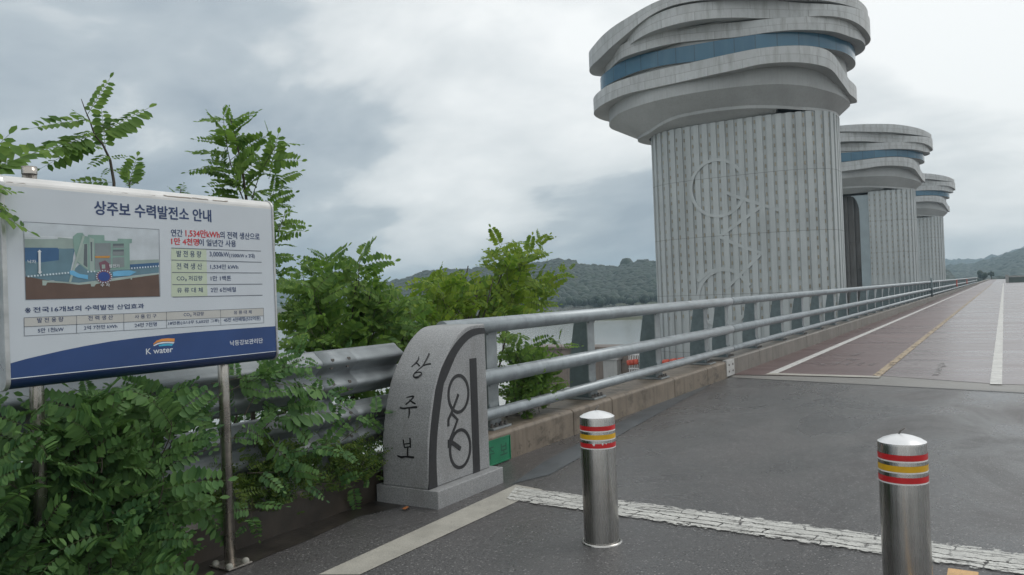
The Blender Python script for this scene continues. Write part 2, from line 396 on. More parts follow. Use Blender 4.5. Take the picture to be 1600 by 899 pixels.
M['peel'] = simple('torn_film', (.22, .185, .15), .6, 0, .4, 25)
M['alu'] = galv_mat('aluminium', (.50, .51, .51), .35, .7)
M['navy'] = simple('navy_print', (.020, .055, .175), .32, 0, .12, 3)
M['navy_dk'] = simple('navy_roll', (.010, .026, .085), .35, 0, .15, 3)
M['ink'] = simple('ink_navy', (.02, .045, .13), .4)
M['ink_red'] = simple('ink_red', (.55, .03, .04), .4)
M['ink_white'] = simple('ink_white', (.62, .66, .70), .4)
M['line'] = simple('rule_grey', (.12, .14, .17), .4)
M['pale_green'] = simple('table_green', (.47, .54, .42), .35, 0, .04)
M['beige'] = simple('table_beige', (.47, .47, .45), .35, 0, .04)
M['green_plate'] = simple('green_enamel', (.010, .17, .08), .3, 0, .12, 9)
M['plate_ink'] = simple('plate_ink', (.02, .09, .055), .5)
M['plate_metal'] = galv_mat('joint_plate_metal', (.5, .5, .49), .45, .4)
M['orange'] = simple('orange_float', (.50, .075, .04), .5, 0, .2, 4)
M['fence_white'] = simple('white_paint_steel', (.7, .71, .71), .4)
M['stem'] = simple('bark', (.055, .045, .032), .7, 0, .3, 30)
M['stem_green'] = simple('green_twig', (.09, .105, .045), .6, 0, .3, 30)
M['leaf_dark'] = leaf_mat('leaf_shade', (.042, .11, .046), (.088, .19, .068), (.165, .30, .095), .4)
M['leaf_mid'] = leaf_mat('leaf_mid', (.062, .14, .040), (.125, .24, .056), (.23, .36, .075), .5)
M['leaf_yel'] = leaf_mat('leaf_yellow', (.09, .18, .03), (.16, .28, .04), (.29, .38, .05), .5)
M['weed'] = leaf_mat('weed_leaf', (.040, .09, .026), (.065, .13, .032), (.16, .22, .04), .35)
M['dry_leaf'] = simple('dry_leaf', (.33, .12, .035), .7, 0, .3, 60)

# ------------------------------------------------------------------ ground, river, far shore
def terrain_h(x, y):
    t = np.maximum(-(x + 4.55), 0); s = np.maximum(y - 13.0, 0)
    d = np.where(x < -4.55, np.maximum(t, 0) + .0 * s, 0)
    d = np.maximum(d, s)
    near = np.maximum(-.12 - .10 * np.minimum(d, 1.6) - .62 * np.maximum(d - 1.6, 0), -9.0)
    near = near + np.where((d > .3) & (near > -8), .16 * np.sin(x * 1.7 + y * .9) * np.sin(y * 1.3), 0)
    yy = y + 18 * np.sin(x / 160.)
    far = np.clip(-6.4 + (yy - 346) * .06, -9, -3.6) + np.where(yy > 350, .25 * np.sin(x * .08) * np.sin(y * .11), 0)
    bar = -9 + 3.5 * np.exp(-(((x + 92) / 38) ** 2 + ((y - 192) / 17) ** 2) ** 2) * 1.02
    return np.where(y < 100, near, np.maximum(np.maximum(far, bar), -9))
rad = np.concatenate([[0.0], np.geomspace(1.5, 9000, 230)]); na = 320
A_, R_ = np.meshgrid(np.linspace(0, 2*np.pi, na, endpoint=False), rad)
gx = (R_ * np.sin(A_)).ravel(); gy = (R_ * np.cos(A_)).ravel(); gz = terrain_h(gx, gy)
me = bpy.data.meshes.new('ground')
idx = np.arange(len(rad) * na).reshape(len(rad), na); nx = np.roll(idx, -1, 1)
q = np.stack([idx[1:-1], nx[1:-1], nx[2:], idx[2:]], -1).reshape(-1, 4)
cen = np.stack([idx[1], nx[1]], -1)
me.from_pydata(np.stack([gx, gy, gz], 1).tolist(), [], q.tolist() + [(int(idx[0, 0]), int(b), int(a)) for a, b in cen])
me.polygons.foreach_set('use_smooth', [True] * len(me.polygons))
go = bpy.data.objects.new('ground', me); COL.objects.link(go); tag(go, kind='structure')
gm, t, p = mat('earth_and_grass'); g = geo_pos(t)
n1 = noise(t, g, .05, 6, .6); n2 = noise(t, g, 1.7, 6, .65)
c = ramp(t, n1, [(.35, (.075, .085, .038)), (.52, (.05, .075, .028)), (.68, (.15, .13, .085))])
c = mixc(t, .6, c, ramp(t, n2, [(.3, (.028, .03, .016)), (.7, (.07, .07, .04))]))
L(t, c, p.inputs['Base Color']); p.inputs['Roughness'].default_value = .9; go.data.materials.append(gm)

# ripples: only on the river
wm, t, p = mat('river_water'); g = geo_pos(t)
L(t, ramp(t, noise(t, g, .012, 4), [(.35, (.25, .245, .225)), (.65, (.34, .335, .31))]), p.inputs['Base Color'])
p.inputs['Roughness'].default_value = .09; p.inputs['Specular IOR Level'].default_value = .6
bump(t, p, noise(t, mapping(t, g, (1, 2.2, 1)), .9, 5, .6), .10, .25)
b = MB(); b.add([(-3000, 14.2, -6), (3000, 14.2, -6), (3000, 2400, -6), (-3000, 2400, -6), (-8.5, -400, -6), (-3000, -400, -6), (-8.5, 14.2, -6)], [(0, 6, 1, 2, 3), (5, 4, 6, 0)])
o = b.build('river', wm); tag(o, kind='structure')

# ------------------------------------------------------------------ roads
def sheet(name, poly, z, m, kind='structure', parent=None):
    b = MB(); b.add([(x, y, z) for x, y in poly], [tuple(range(len(poly)))])
    o = b.build(name, m, parent); 
    if parent is None: tag(o, kind=kind)
    return o
sheet('asphalt_pavement', [(-4.3, -60), (14, -60), (14, 12.30), (.18, 12.30), (-4.02, 13.28), (-4.3, 13.28)], 0, M['asphalt'])
b = MB(); b.box((-4.6, 13.4, -1.6), (14, 360, -.012)); o = b.build('bridge', M['kerb_grey']); tag(o, 'long flat concrete bridge deck carrying the road past the towers', 'bridge')
sheet('road', [(-1.79, 14.05), (-.1, 13.25), (14, 12.9), (14, 360), (-1.79, 360)], 0, M['deck'])
sheet('path', [(-4.04, 13.72), (-1.79, 13.72), (-1.79, 360), (-4.04, 360)], .004, M['bike_lane'])
sheet('pavement', [(-4.04, 13.28), (.18, 12.30), (14, 12.3), (14, 13.35), (-.15, 13.35), (-1.79, 14.06), (-4.04, 14.06)], -.004, M['joint_conc'])
b = MB()
for x0, y0, x1, y1 in [(-4.02, 13.28, .18, 12.30), (.18, 12.30, 14, 12.30)]:
    b.add([(x0, y0-.03, .005), (x1, y1-.03, .005), (x1, y1+.035, .005), (x0, y0+.035, .005)], [(0, 1, 2, 3)])
o = b.build('expansion_joint', M['steel_joint']); tag(o, 'dark steel expansion joint strip across the road where the bridge begins', 'joint')
# painted markings, 4-8 mm above the surface they lie on
def marking(poly, m, z=.004): return sheet('road_marking', poly, z, m)
marking([(-3.3583,3.2231), (-3.1398,3.3276), (-3.1351,5.4099), (-3.4197,5.4698)], M['white_old'])
marking([(-3.40, 5.47), (-3.19, 5.46), (.9, 5.21), (.9, 4.71), (-3.15, 4.97), (-3.22, 4.98)], M['white_worn'], .0085)
marking([(-.305, 4.79), (-.165, 4.79), (-.05, -20), (-.19, -20)], M['yellow_fresh'], .004)
marking([(-3.52, 14.05), (-3.36, 14.05), (-3.40, 170), (-3.52, 170)], M['white_line'], .008)
marking([(-3.52, 13.80), (-1.72, 13.66), (-1.72, 13.9), (-3.36, 14.045), (-3.52, 14.045)], M['white_old'], .008)
marking([(-1.85, 13.9), (-1.725, 13.9), (-1.70, 170), (-1.80, 170)], M['yellow_line'], .0085)
marking([(-.215, 13.15), (-.065, 13.15), (.09, 175), (-.03, 175)], M['white_line'], .008)
marking([(-1.0166,14.195), (-0.9191,14.2144), (-0.9474,15.6558), (-0.8989,15.6635), (-0.9843,16.4861), (-1.0593,15.869), (-1.0127,15.76)], M['ghost_deck'], .008)
marking([(-2.7824,17.6685), (-2.6387,17.5304), (-2.5747,18.4847), (-2.6503,18.479)], M['ghost'], .0085)
marking([(-2.6972,16.6593), (-2.475,16.4172), (-2.5079,16.9609), (-2.7393,17.0772)], M['ghost'], .0085)
for k in range(5):
    u = 1282 + k * 12
    marking([(-2.9942,15.5752), (-2.8627,15.473), (-2.906,15.8385), (-3.0065,15.8239)] if k == 0 else [(-3.0 + .21*k, 15.7), (-2.9 + .21*k, 15.55), (-2.87 + .21*k, 16.2 + .1*(k % 2)), (-2.95 + .21*k, 16.2)], M['ghost'], .0085)
# smooth bluish sealed strip beside the kerb
sheet('pavement', [(-3.4603,5.476), (-3.3338,5.893), (-3.5863,8.2757), (-3.9088,11.728), (-4.0761,12.898), (-4.1971,11.9836), (-3.821,7.9361), (-3.6363,6.318)], .0035, M['seal'])

# ------------------------------------------------------------------ kerbs
root = empty('concrete_kerb', (-4.2, 9, 0)); tag(root, 'brown stained concrete kerb under the railing before the metal joint plate', 'kerb')
b = MB(); y = 5.2
for y1 in (7.62, 8.62, 10.72, 12.2, 13.26):
    b.prism([(-4.55, -1.2), (-3.995, -1.2), (-3.995, .25), (-4.02, .275), (-4.55, .275)], y + .006, y1 - .006, 'y'); y = y1
b.build('kerb_body', M['kerb'], root, .012)
b = MB(); b.prism([(-4.55, -1.2), (-4.015, -1.2), (-4.015, .22), (-4.55, .22)], 5.2, 13.26, 'y'); b.build('joint_filler', M['kerb_grey'], root)
root = empty('concrete_kerb', (-4.2, 60, 0)); tag(root, 'long grey concrete kerb along the red cycle lane on the bridge', 'kerb')
b = MB(); y = 13.36; ys = [15.5 + 4.3 * k for k in range(80)]
for y1 in ys:
    b.prism([(-4.6, -1.2), (-4.035, -1.2), (-4.035, .27), (-4.06, .295), (-4.6, .295)], y + .012, y1 - .012, 'y'); y = y1
b.build('kerb_body', M['kerb_grey'], root)
b = MB(); b.prism([(-4.58, -1.2), (-4.055, -1.2), (-4.055, .25), (-4.58, .25)], 13.36, ys[-1], 'y'); b.build('joint_filler', M['wall_grey'], root)
root = empty('concrete_kerb', (-4.2, 2, 0)); tag(root, 'low wet concrete kerb with shade painted in, under the weeds behind the sign post', 'kerb')
b = MB(); b.prism([(-4.6, -1.2), (-4.17, -1.2), (-4.17, .21), (-4.2, .24), (-4.6, .24)], -12, 5.19, 'y'); b.build('kerb_body', simple('wet_shaded_concrete', (.042, .034, .027), .4, 0, .5, 3.5, .3), root)  # wet concrete, its colour darkened further to stand for shade under the weeds
sheet('gutter_dirt', [(-4.17, -8), (-3.86, -8), (-3.84, 2.2), (-3.9018,3.6609), (-3.975,4.2215), (-3.86, 4.58), (-4.17, 4.6)], .003, simple('wet_dirt', (.028, .024, .020), .35, 0, .6, 6, .4))
b = MB(); b.box((-4.06, 13.18, .02), (-3.985, 13.62, .292))
o = b.build('joint_plate', M['plate_metal'], None, .006); tag(o, 'pale metal cover plate with bolts on the kerb end at the bridge joint', 'metal plate')
b = MB()
for yy, zz in ((13.3, .21), (13.3, .1), (13.52, .21), (13.52, .1)):
    b = MB(); b.tube([(-3.99, yy, zz), (-3.975, yy, zz)], .018, 8); b.build('bolt', M['bolt'], o)
# green plate
root = empty('green_plate', (-3.98, 6.0, .12)); tag(root, 'small green enamel plate with faint letters fixed to the kerb beside the stone', 'plate')
b = MB(); b.box((-3.993, 5.70, .015), (-3.978, 6.285, .23)); pl = b.build('plate', M['green_plate'], root, .004)
b = MB()
for (y0, z0), (y1, z1) in (((5.70, .23), (6.285, .23)), ((5.70, .015), (6.285, .015)), ((6.285, .015), (6.285, .23))):
    b.box((-3.980, min(y0, y1)-.006, min(z0, z1)-.006), (-3.972, max(y0, y1)+.006, max(z0, z1)+.006))
b.build('rim', M['green_plate'], root)

# ------------------------------------------------------------------ lettering
def text_mesh(txt, y0, z0, y1, z1, x, m, name='lettering', parent=None, bold=.012, keep=False, italic=0., spacing=1.0):
    cu = bpy.data.curves.new(name, 'FONT'); cu.body = txt; cu.shear = italic; cu.space_character = spacing
    cu.resolution_u = 3
    tmp = bpy.data.objects.new('tmp', cu); COL.objects.link(tmp)
    dg = bpy.context.evaluated_depsgraph_get(); dg.update()
    ev = tmp.evaluated_get(dg); src = ev.to_mesh()
    n = len(src.vertices); v = np.empty(n*3); src.vertices.foreach_get('co', v); v = v.reshape(-1, 3)
    fs = [tuple(p.vertices) for p in src.polygons]
    ev.to_mesh_clear(); bpy.data.objects.remove(tmp); bpy.data.curves.remove(cu)
    if not n: return None
    a, b_ = v.min(0), v.max(0); s = (b_ - a); s[s == 0] = 1
    u = (v - a) / s
    pts = np.stack([np.full(n, x), y0 + u[:, 0]*(y1-y0), z0 + u[:, 1]*(z1-z0)], 1)
    # heavier strokes: the same outlines again, shifted by a fraction of the height
    h_ = (z1-z0)*bold; allp = [pts]; allf = list(fs)
    for i_, (dy, dz) in enumerate(((1, 0), (-1, 0), (0, .8), (0, -.8))):
        allf += [tuple(q_ + n*(i_+1) for q_ in f) for f in fs]; allp.append(pts + np.array([.00003*(i_+1), dy*h_, dz*h_]))
    me = bpy.data.meshes.new(name); me.from_pydata(np.concatenate(allp).tolist(), [], allf); me.materials.append(m)
    o = bpy.data.objects.new(name, me); COL.objects.link(o); put(o, parent); return o
text_mesh('주', 5.885, .07, 6.015, .175, -3.9765, M['plate_ink'], parent=pl)
text_mesh('보', 6.115, .07, 6.235, .175, -3.9765, M['plate_ink'], parent=pl)

# ------------------------------------------------------------------ information sign
SXF = -3.868
sign = empty('information_sign', (-3.92, 2.57, 0)); tag(sign, 'white and navy information board about a hydropower station on two steel tube posts', 'sign')
for yy, top in ((2.035, 2.245), (3.108, 2.05)):
    b = MB(); b.tube([(-3.965, yy, .012), (-3.965, yy, top)], .032, 24)
    po = b.build('post', M['sign_post'], sign)
    b = MB(); b.lathe((-3.965, yy, top), [(.034, -.03), (.034, .006), (.0, .006)], 24); b.build('post_cap', M['sign_post'], po)
    b = MB(); b.box((-4.05, yy-.085, .006), (-3.87, yy+.085, .016)); b.build('base_plate', M['sign_post'], po, .002)
    for dx in (-.062, .062):
        for dy in (-.058, .058):
            b = MB(); b.lathe((-3.96+dx, yy+dy, .016), [(.022, 0), (.021, .012), (.014, .022), (0, .026)], 16)
            b.build('bolt_cap', M['bolt_cap'], po)
Y0, Y1, Z0, Z1 = 1.872, 3.432, 1.198, 2.188
def rr_profile(x0, x1, z0, z1, r, n=7):
    out = []
    for cx_, cz_, a0 in ((x1-r, z0+r, -90), (x1-r, z1-r, 0), (x0+r, z1-r, 90), (x0+r, z0+r, 180)):
        for k in range(n+1):
            a = R(a0 + 90*k/n); out.append((cx_ + r*math.cos(a), cz_ + r*math.sin(a)))
    return out
b = MB(); pr = rr_profile(SXF-.11, SXF, Z0, Z1, .052)
b.prism(pr, Y0, Y1, 'y')
for i, f in enumerate(b.f):
    zc = sum(b.v[k][2] for k in f)/len(f)
    if len(f) == 4: b.mi[i] = 1 if zc > Z1-.05 else (2 if zc < Z0+.05 else 0)
board = b.build('board', [M['sign_white'], M['sign_rim'], M['navy_dk']], sign)
for ya, yb in ((Y0-.022, Y0), (Y1, Y1+.014)):
    b = MB(); b.prism(rr_profile(SXF-.118, SXF+.006, Z0-.006, Z1+.006, .054), ya, yb, 'y'); b.build('end_cap', M['alu'], sign, .003)
# torn film along the top edge
b = MB()
for k in range(9):
    ya = Y0 + .02 + k*.16 + random.uniform(-.03, .03); ln = random.uniform(.10, .30); zz = Z1 - .040 + random.uniform(-.012, .012)
    n = 7; up = [(ya + ln*i/n, zz + .004*random.random() + .003) for i in range(n+1)]; dn = [(y_, z_ - .0035 - .004*random.random()) for y_, z_ in up]
    X_ = SXF + .0012 - (.0062)
    b = MB()
    for i in range(n): b.add([(X_+.003, *dn[i]), (X_+.003, *dn[i+1]), (X_, *up[i+1]), (X_, *up[i])], [(0, 1, 2, 3)])
    b.build('torn_film', M['peel'], board)
def poly_part(name, poly, x, m, parent):
    b = MB(); b.add([(x, y_, z_) for y_, z_ in poly], [tuple(range(len(poly)))]); return b.build(name, m, parent, recalc=False)
# navy band with its curved upper edge
wave = [(1.8631,1.3208), (1.9404,1.3346), (2.0179,1.3465), (2.1118,1.3604), (2.224,1.3739), (2.3571,1.387), (2.4979,1.3949), (2.6816,1.4011), (2.8795,1.4045), (3.1341,1.4059), (3.419,1.4055)]
wave[0] = (Y0+.001, wave[0][1]); wave[-1] = (Y1-.001, wave[-1][1])
band = poly_part('navy_band', [(Y0+.001, Z0+.052), (Y1-.001, Z0+.052)] + wave[::-1], SXF+.0008, M['navy'], board)
poly_part('white_crease', [(Y0+.001, Z0+.050), (Y1-.001, Z0+.050), (Y1-.001, Z0+.0535), (Y0+.001, Z0+.0535)], SXF+.0014, M['ink_white'], board)
def T(txt, a, c, m='ink', x=.0012, **kw):
    """a: lower left corner, c: upper right corner, on the face of the board"""
    return text_mesh(txt, a[0], a[1], c[0], c[1], SXF + x, M[m], parent=board, **kw)
T('상주보 수력발전소 안내', (2.2934,2.03), (2.9842,2.0996), bold=.03)
T('연간', (2.7218,1.939), (2.7926,1.9768), bold=.02)
T('1,534만kWh', (2.8126,1.9364), (3.0379,1.9821), 'ink_red', bold=.025)
T('의 전력 생산으로', (3.042,1.9391), (3.3313,1.9803), bold=.02)
T('1만 4천명', (2.7217,1.8921), (2.8953,1.9301), 'ink_red', bold=.03)
T('이 일년간 사용', (2.8975,1.8914), (3.1527,1.9299), bold=.02)
poly_part('table_tint', [(2.7097,1.6053), (2.9413,1.6041), (2.9449,1.8723), (2.7191,1.8722)], SXF+.0007, M['pale_green'], board)
def rule(a, c, wdt, m='line', x=.0015):
    a = Vector((0, *a)); c = Vector((0, *c)); d = (c-a).normalized(); n_ = Vector((0, -d.z, d.y))*wdt/2
    return [(p_.y, p_.z) for p_ in (a-n_, c-n_, c+n_, a+n_)]
b = MB()
for a, c in (((2.7191,1.8732), (3.338,1.8718)), ((2.7188,1.8071), (3.3392,1.8035)), ((2.7184,1.7391), (3.3391,1.7374)), ((2.718,1.6721), (3.3389,1.6691)), ((2.7176,1.6041), (3.3373,1.6009))):
    b.add([(SXF+.0015, *q_) for q_ in rule(a, c, .004)], [(0, 1, 2, 3)])
for a, c in (((1.939,1.5264), (3.3414,1.5217)), ((1.9376,1.4842), (3.3393,1.4746)), ((1.9375,1.4419), (3.3395,1.4308)), ((1.939,1.5264), (1.9375,1.4419)), ((2.1839,1.5264), (2.1823,1.4385)), ((2.4298,1.5246), (2.4282,1.4378)), ((2.676,1.5236), (2.6744,1.4371)), ((3.0264,1.523), (3.0246,1.4337)), ((3.3414,1.5217), (3.3395,1.4308)),
             ((1.9507,1.9731), (2.6488,1.9714)), ((2.6488,1.9714), (2.6416,1.6095)), ((2.6416,1.6095), (1.9492,1.6095)), ((1.9492,1.6095), (1.9507,1.9731))):
    b.add([(SXF+.0015, *q_) for q_ in rule(a, c, .0022)], [(0, 1, 2, 3)])
b.build('table_rules', M['line'], board, recalc=False)
T('발 전 용 량', (2.7516,1.825), (2.9099,1.8608)); T('3,000kW', (2.9655,1.8282), (3.1002,1.8591)); T('(1500kW x 2대)', (3.1013,1.8242), (3.289,1.8547))
T('전 력 생 산', (2.7489,1.7566), (2.912,1.7913)); T('1,534만 kWh', (2.9676,1.7579), (3.1623,1.7878))
T('CO₂ 저감량', (2.7463,1.6912), (2.9115,1.7207)); T('1만 1백톤', (2.9673,1.6908), (3.1088,1.7205))
T('유 류 대 체', (2.746,1.6259), (2.9113,1.6543)); T('2만 6천배럴', (2.9646,1.6249), (3.1404,1.6535))
T('※', (1.9447,1.5473), (1.9696,1.573)); T('전국16개보의 수력발전 산업효과', (1.9816,1.5485), (2.5452,1.574), bold=.025)
poly_part('table_header', [(1.9376,1.4842), (3.3393,1.4746), (3.3414,1.5217), (1.939,1.5264)], SXF+.0006, M['beige'], board)
T('발 전 용 량', (1.9981,1.4996), (2.1199,1.5223)); T('전 력 생 산', (2.2427,1.4984), (2.3711,1.5212)); T('사 용 인 구', (2.4904,1.4952), (2.6161,1.5168)); T('CO₂ 저감량', (2.7822,1.4926), (2.9122,1.5159)); T('유 류 대 체', (3.1193,1.4909), (3.2498,1.5129))
T('5만 1천kW', (1.9992,1.4526), (2.1197,1.4741)); T('2억 7천만 kWh', (2.2196,1.453), (2.3923,1.4735)); T('24만 7천명', (2.4888,1.4506), (2.6161,1.4725)); T('18만톤(소나무 5,602만 그루)', (2.6852,1.4489), (3.0144,1.4706)); T('45만 4천배럴(532억원)', (3.0469,1.4458), (3.3151,1.4739))
T('K water', (2.5481,1.3041), (2.7068,1.3341), 'ink_white', bold=.02); T('낙동강보관리단', (3.0851,1.3085), (3.3266,1.339), 'ink_white', bold=.015)
# logo: two swooshes over the wordmark
def swoosh(pts_top, pts_bot, m): poly_part('logo_arc', pts_top + pts_bot[::-1], SXF+.0016, m, board)
swoosh([(2.5916,1.3581), (2.6123,1.3734), (2.643,1.3805), (2.6808,1.381), (2.7207,1.3767)], [(2.5913,1.3521), (2.6152,1.3625), (2.6459,1.3664), (2.6836,1.3638), (2.7183,1.3597)], simple('logo_orange', (.62, .25, .06), .4))
swoosh([(2.5912,1.349), (2.6168,1.3593), (2.6475,1.3633), (2.6835,1.3614), (2.7182,1.3574)], [(2.5944,1.3442), (2.6199,1.353), (2.6506,1.3553), (2.6832,1.3545), (2.7126,1.3492)], M['ink_white'])
swoosh([(2.6214,1.3483), (2.6522,1.3521), (2.6797,1.3524), (2.7108,1.3478)], [(2.6262,1.3403), (2.6552,1.3411), (2.6792,1.3409), (2.7017,1.3376)], simple('logo_cyan', (.05, .36, .55), .4))
# cut-away picture of the power station
PC = {'sky': (.47, .52, .56), 'dam': (.26, .33, .31), 'water': (.035, .105, .22), 'teal': (.11, .20, .25), 'soil': (.105, .065, .05), 'slab': (.32, .40, .37),
      'house': (.20, .32, .285), 'house2': (.29, .37, .345), 'dark': (.10, .125, .14), 'mid': (.19, .225, .235), 'crane': (.45, .22, .05), 'flow': (.13, .38, .60), 'disc': (.02, .06, .25), 'gen': (.17, .075, .105), 'dot': (.52, .62, .68), 'white': (.62, .66, .68)}
PN = list(PC); PM = [simple('print_' + k, v, .38, 0, .10, 14) for k, v in PC.items()]
pic = MB(); lay = [0]
def pp(k, poly):
    lay[0] += 1
    pic.add([(SXF + .0006 + .00012*lay[0], y_, z_) for y_, z_ in poly], [tuple(range(len(poly)))], PN.index(k))
pp('sky', [(1.9519,1.9719), (1.9492,1.6108), (2.64,1.6111), (2.647,1.9698)])
pp('dam', [(1.9525,1.8927), (1.953,1.8513), (2.1873,1.8513), (2.1864,1.9017), (2.1063,1.9074), (2.106,1.8986)])
pp('white', [(1.9529,1.9077), (1.9529,1.9057), (2.1787,1.9067), (2.1788,1.9088)])
pp('water', [(1.9521,1.8528), (1.9515,1.7442), (2.1627,1.7451), (2.1874,1.8545), (2.1045,1.8521), (2.1046,1.8563)])
pp('teal', [(1.952,1.789), (1.952,1.6994), (2.1507,1.6982), (2.1748,1.7923), (2.1077,1.7965), (2.0272,1.7851)])
pp('teal', [(2.1096,1.8533), (2.1074,1.7862), (2.1746,1.7871), (2.1821,1.8522)])
pp('soil', [(1.9516,1.7183), (1.9491,1.6088), (2.639,1.6077), (2.6387,1.7328), (2.474,1.7103), (2.3685,1.6969), (2.2025,1.6768), (2.069,1.6961)])
pp('slab', [(2.0269,1.6999), (2.0266,1.6756), (2.0424,1.6754), (2.0498,1.6896), (2.1296,1.6859), (2.2025,1.6768), (2.2609,1.6816), (2.2625,1.6677), (2.279,1.6675), (2.2871,1.6792), (2.3684,1.6937), (2.4739,1.7075), (2.4748,1.7008), (2.482,1.7007), (2.4835,1.7097), (2.6386,1.7288), (2.6388,1.7346), (2.4742,1.7175), (2.3688,1.7046), (2.2028,1.6853)])
pp('teal', [(2.0699,1.7242), (2.0841,1.696), (2.2029,1.6863), (2.3688,1.7067), (2.4743,1.7209), (2.6389,1.7369), (2.6402,1.7703), (2.4756,1.7549), (2.2806,1.7457), (2.206,1.777), (2.1732,1.7452)])
pp('dam', [(2.4714,1.8012), (2.473,1.78), (2.641,1.7923), (2.6411,1.8096)])
pp('water', [(2.473,1.78), (2.4755,1.7532), (2.6401,1.7692), (2.641,1.7923)])
pp('house', [(2.1789,1.913), (2.2007,1.9323), (2.2274,1.9341), (2.2388,1.9197), (2.2538,1.9161), (2.2552,1.9257), (2.3399,1.9272), (2.3395,1.9), (2.4092,1.8993), (2.4108,1.9126), (2.4898,1.9135), (2.4878,1.8921), (2.4747,1.8905), (2.472,1.7532), (2.3704,1.7515), (2.2804,1.7392), (2.2479,1.7476), (2.1957,1.7874), (2.1822,1.8554)])
pp('house2', [(2.2229,1.8804), (2.1959,1.7926), (2.2481,1.7535), (2.2526,1.8808)])
pp('dark', [(2.2341,1.8781), (2.2273,1.7746), (2.2462,1.7615), (2.2493,1.8797)])
pp('house2', [(2.2619,1.9137), (2.2587,1.7456), (2.2806,1.7457), (2.2851,1.9055)])
pp('dark', [(2.2659,1.8898), (2.2648,1.7936), (2.2724,1.7938), (2.2747,1.8902)])
pp('mid', [(2.2888,1.8842), (2.2841,1.75), (2.3684,1.757), (2.3719,1.8881)])
pp('mid', [(2.3821,1.8852), (2.3814,1.8644), (2.443,1.8662), (2.4438,1.8884)]); pp('mid', [(2.381,1.8545), (2.3799,1.8238), (2.4427,1.8262), (2.4427,1.8584)]); pp('mid', [(2.3796,1.814), (2.3777,1.7625), (2.4417,1.7663), (2.4424,1.8173)])
pp('dark', [(2.3844,1.8853), (2.384,1.8743), (2.4422,1.8772), (2.4426,1.8883)]); pp('dark', [(2.3833,1.8546), (2.383,1.8447), (2.4411,1.8473), (2.4415,1.8572)])
pp('crane', [(2.2865,1.8197), (2.2884,1.8101), (2.3612,1.8114), (2.3673,1.8225)])
pp('slab', [(2.227,1.9213), (2.1493,1.6868), (2.1607,1.6867), (2.2387,1.9186)])
pp('flow', [(2.1565,1.7451), (2.1569,1.7284), (2.1932,1.7127), (2.2464,1.703), (2.2471,1.7242), (2.2044,1.7306), (2.1733,1.7473)])
pp('flow', [(2.3757,1.7395), (2.3761,1.7177), (2.4684,1.7209), (2.5075,1.7411), (2.473,1.7487), (2.4048,1.7462)])
pp('gen', [(2.3053,1.7867), (2.3188,1.7285), (2.3585,1.7351), (2.3657,1.7788), (2.3381,1.7991)])
pp('house2', [(2.3194,1.7772), (2.3198,1.7566), (2.3378,1.7578), (2.3374,1.7784)])
ctr = (2.3296,1.7166); rdx = ((2.3726,1.7166)[0]-ctr[0]); rdz = ((2.3308,1.7502)[1]-ctr[1])
pp('gen', [(ctr[0]+rdx*math.cos(a), ctr[1]+rdz*math.sin(a)) for a in np.linspace(0, 2*math.pi, 25)[:-1]])
pp('disc', [(ctr[0]+rdx*.72*math.cos(a), ctr[1]+rdz*.72*math.sin(a)) for a in np.linspace(0, 2*math.pi, 25)[:-1]])
lay[0] += 1
def dotq(y_, z_, r): pic.add([(SXF+.0006+.00012*lay[0], y_+r*dx, z_+r*dz) for dx, dz in ((-1, -1), (1, -1), (1, 1), (-1, 1))], [(0, 1, 2, 3)], PN.index('dot'))
for k in range(18):
    a = 2*math.pi*k/18; dotq(ctr[0]+rdx*.92*math.cos(a), ctr[1]+rdz*.92*math.sin(a), .0028)
for (p0, p1, n) in (((1.9631,1.7183), (2.1494,1.7357), 14), ((2.2477,1.7413), (2.2805,1.7424), 3), ((2.4818,1.76), (2.6365,1.7726), 11)):
    for k in range(n): dotq(p0[0]+(p1[0]-p0[0])*k/(n-1), p0[1]+(p1[1]-p0[1])*k/(n-1), .004)
lay[0] += 1
pp('white', [(2.0174,1.8446), (2.0063,1.8332), (2.0117,1.8333), (2.0096,1.7394), (2.0042,1.7394), (2.0146,1.7283), (2.0258,1.7405), (2.0199,1.7404), (2.022,1.8336), (2.0269,1.8337)])
pic.build('picture', PM, board, recalc=False)
T('낙차', (1.9593,1.7791), (1.9973,1.7957), 'ink_white', x=.009); T('발전기', (2.356,1.7623), (2.4094,1.7793), 'ink_white', x=.009); T('수 차', (2.3066,1.666), (2.3555,1.6829), 'ink_white', x=.009)

# ------------------------------------------------------------------ stone monument
MX0, MX1 = -4.085, -3.645
mon = empty('stone_monument', (-3.86, 5.03, 0)); tag(mon, 'grey granite marker stone with arched front, brush letters and a black bicycle emblem', 'monument')
b = MB(); b.box((-4.147, 4.612, -.02), (-3.556, 5.50, .13)); b.build('plinth', M['granite'], mon, .006)
prof = [(4.6226,0.1300),(4.6226,0.3479),(4.6372,0.5242),(4.6889,0.7387),(4.7145,0.8129),(4.7680,0.9392),(4.8686,1.0697),(4.9724,1.1806),(5.0625,1.2477),(5.1634,1.2988),(5.2626,1.3108),(5.3777,1.3114)]
YB = 5.44
outline = [(YB, .131)] + [(YB, 1.313)] + list(reversed(prof))
# smooth the front curve
def chaikin(pts, n=2):
    for _ in range(n):
        o_ = [pts[0]]
        for (a, c), (d, e) in zip(pts[:-1], pts[1:]): o_ += [(.75*a+.25*d, .75*c+.25*e), (.25*a+.75*d, .25*c+.75*e)]
        pts = o_ + [pts[-1]]
    return pts
front = chaikin(prof, 2); front[0] = (front[0][0], .131)
b = MB(); n = len(front)
poly = front + [(YB, 1.313), (YB, .131)]
b.prism([(y_, z_) for y_, z_ in poly][::-1], MX0, MX1, 'x')
b.build('stone_body', M['granite'], mon, .009)
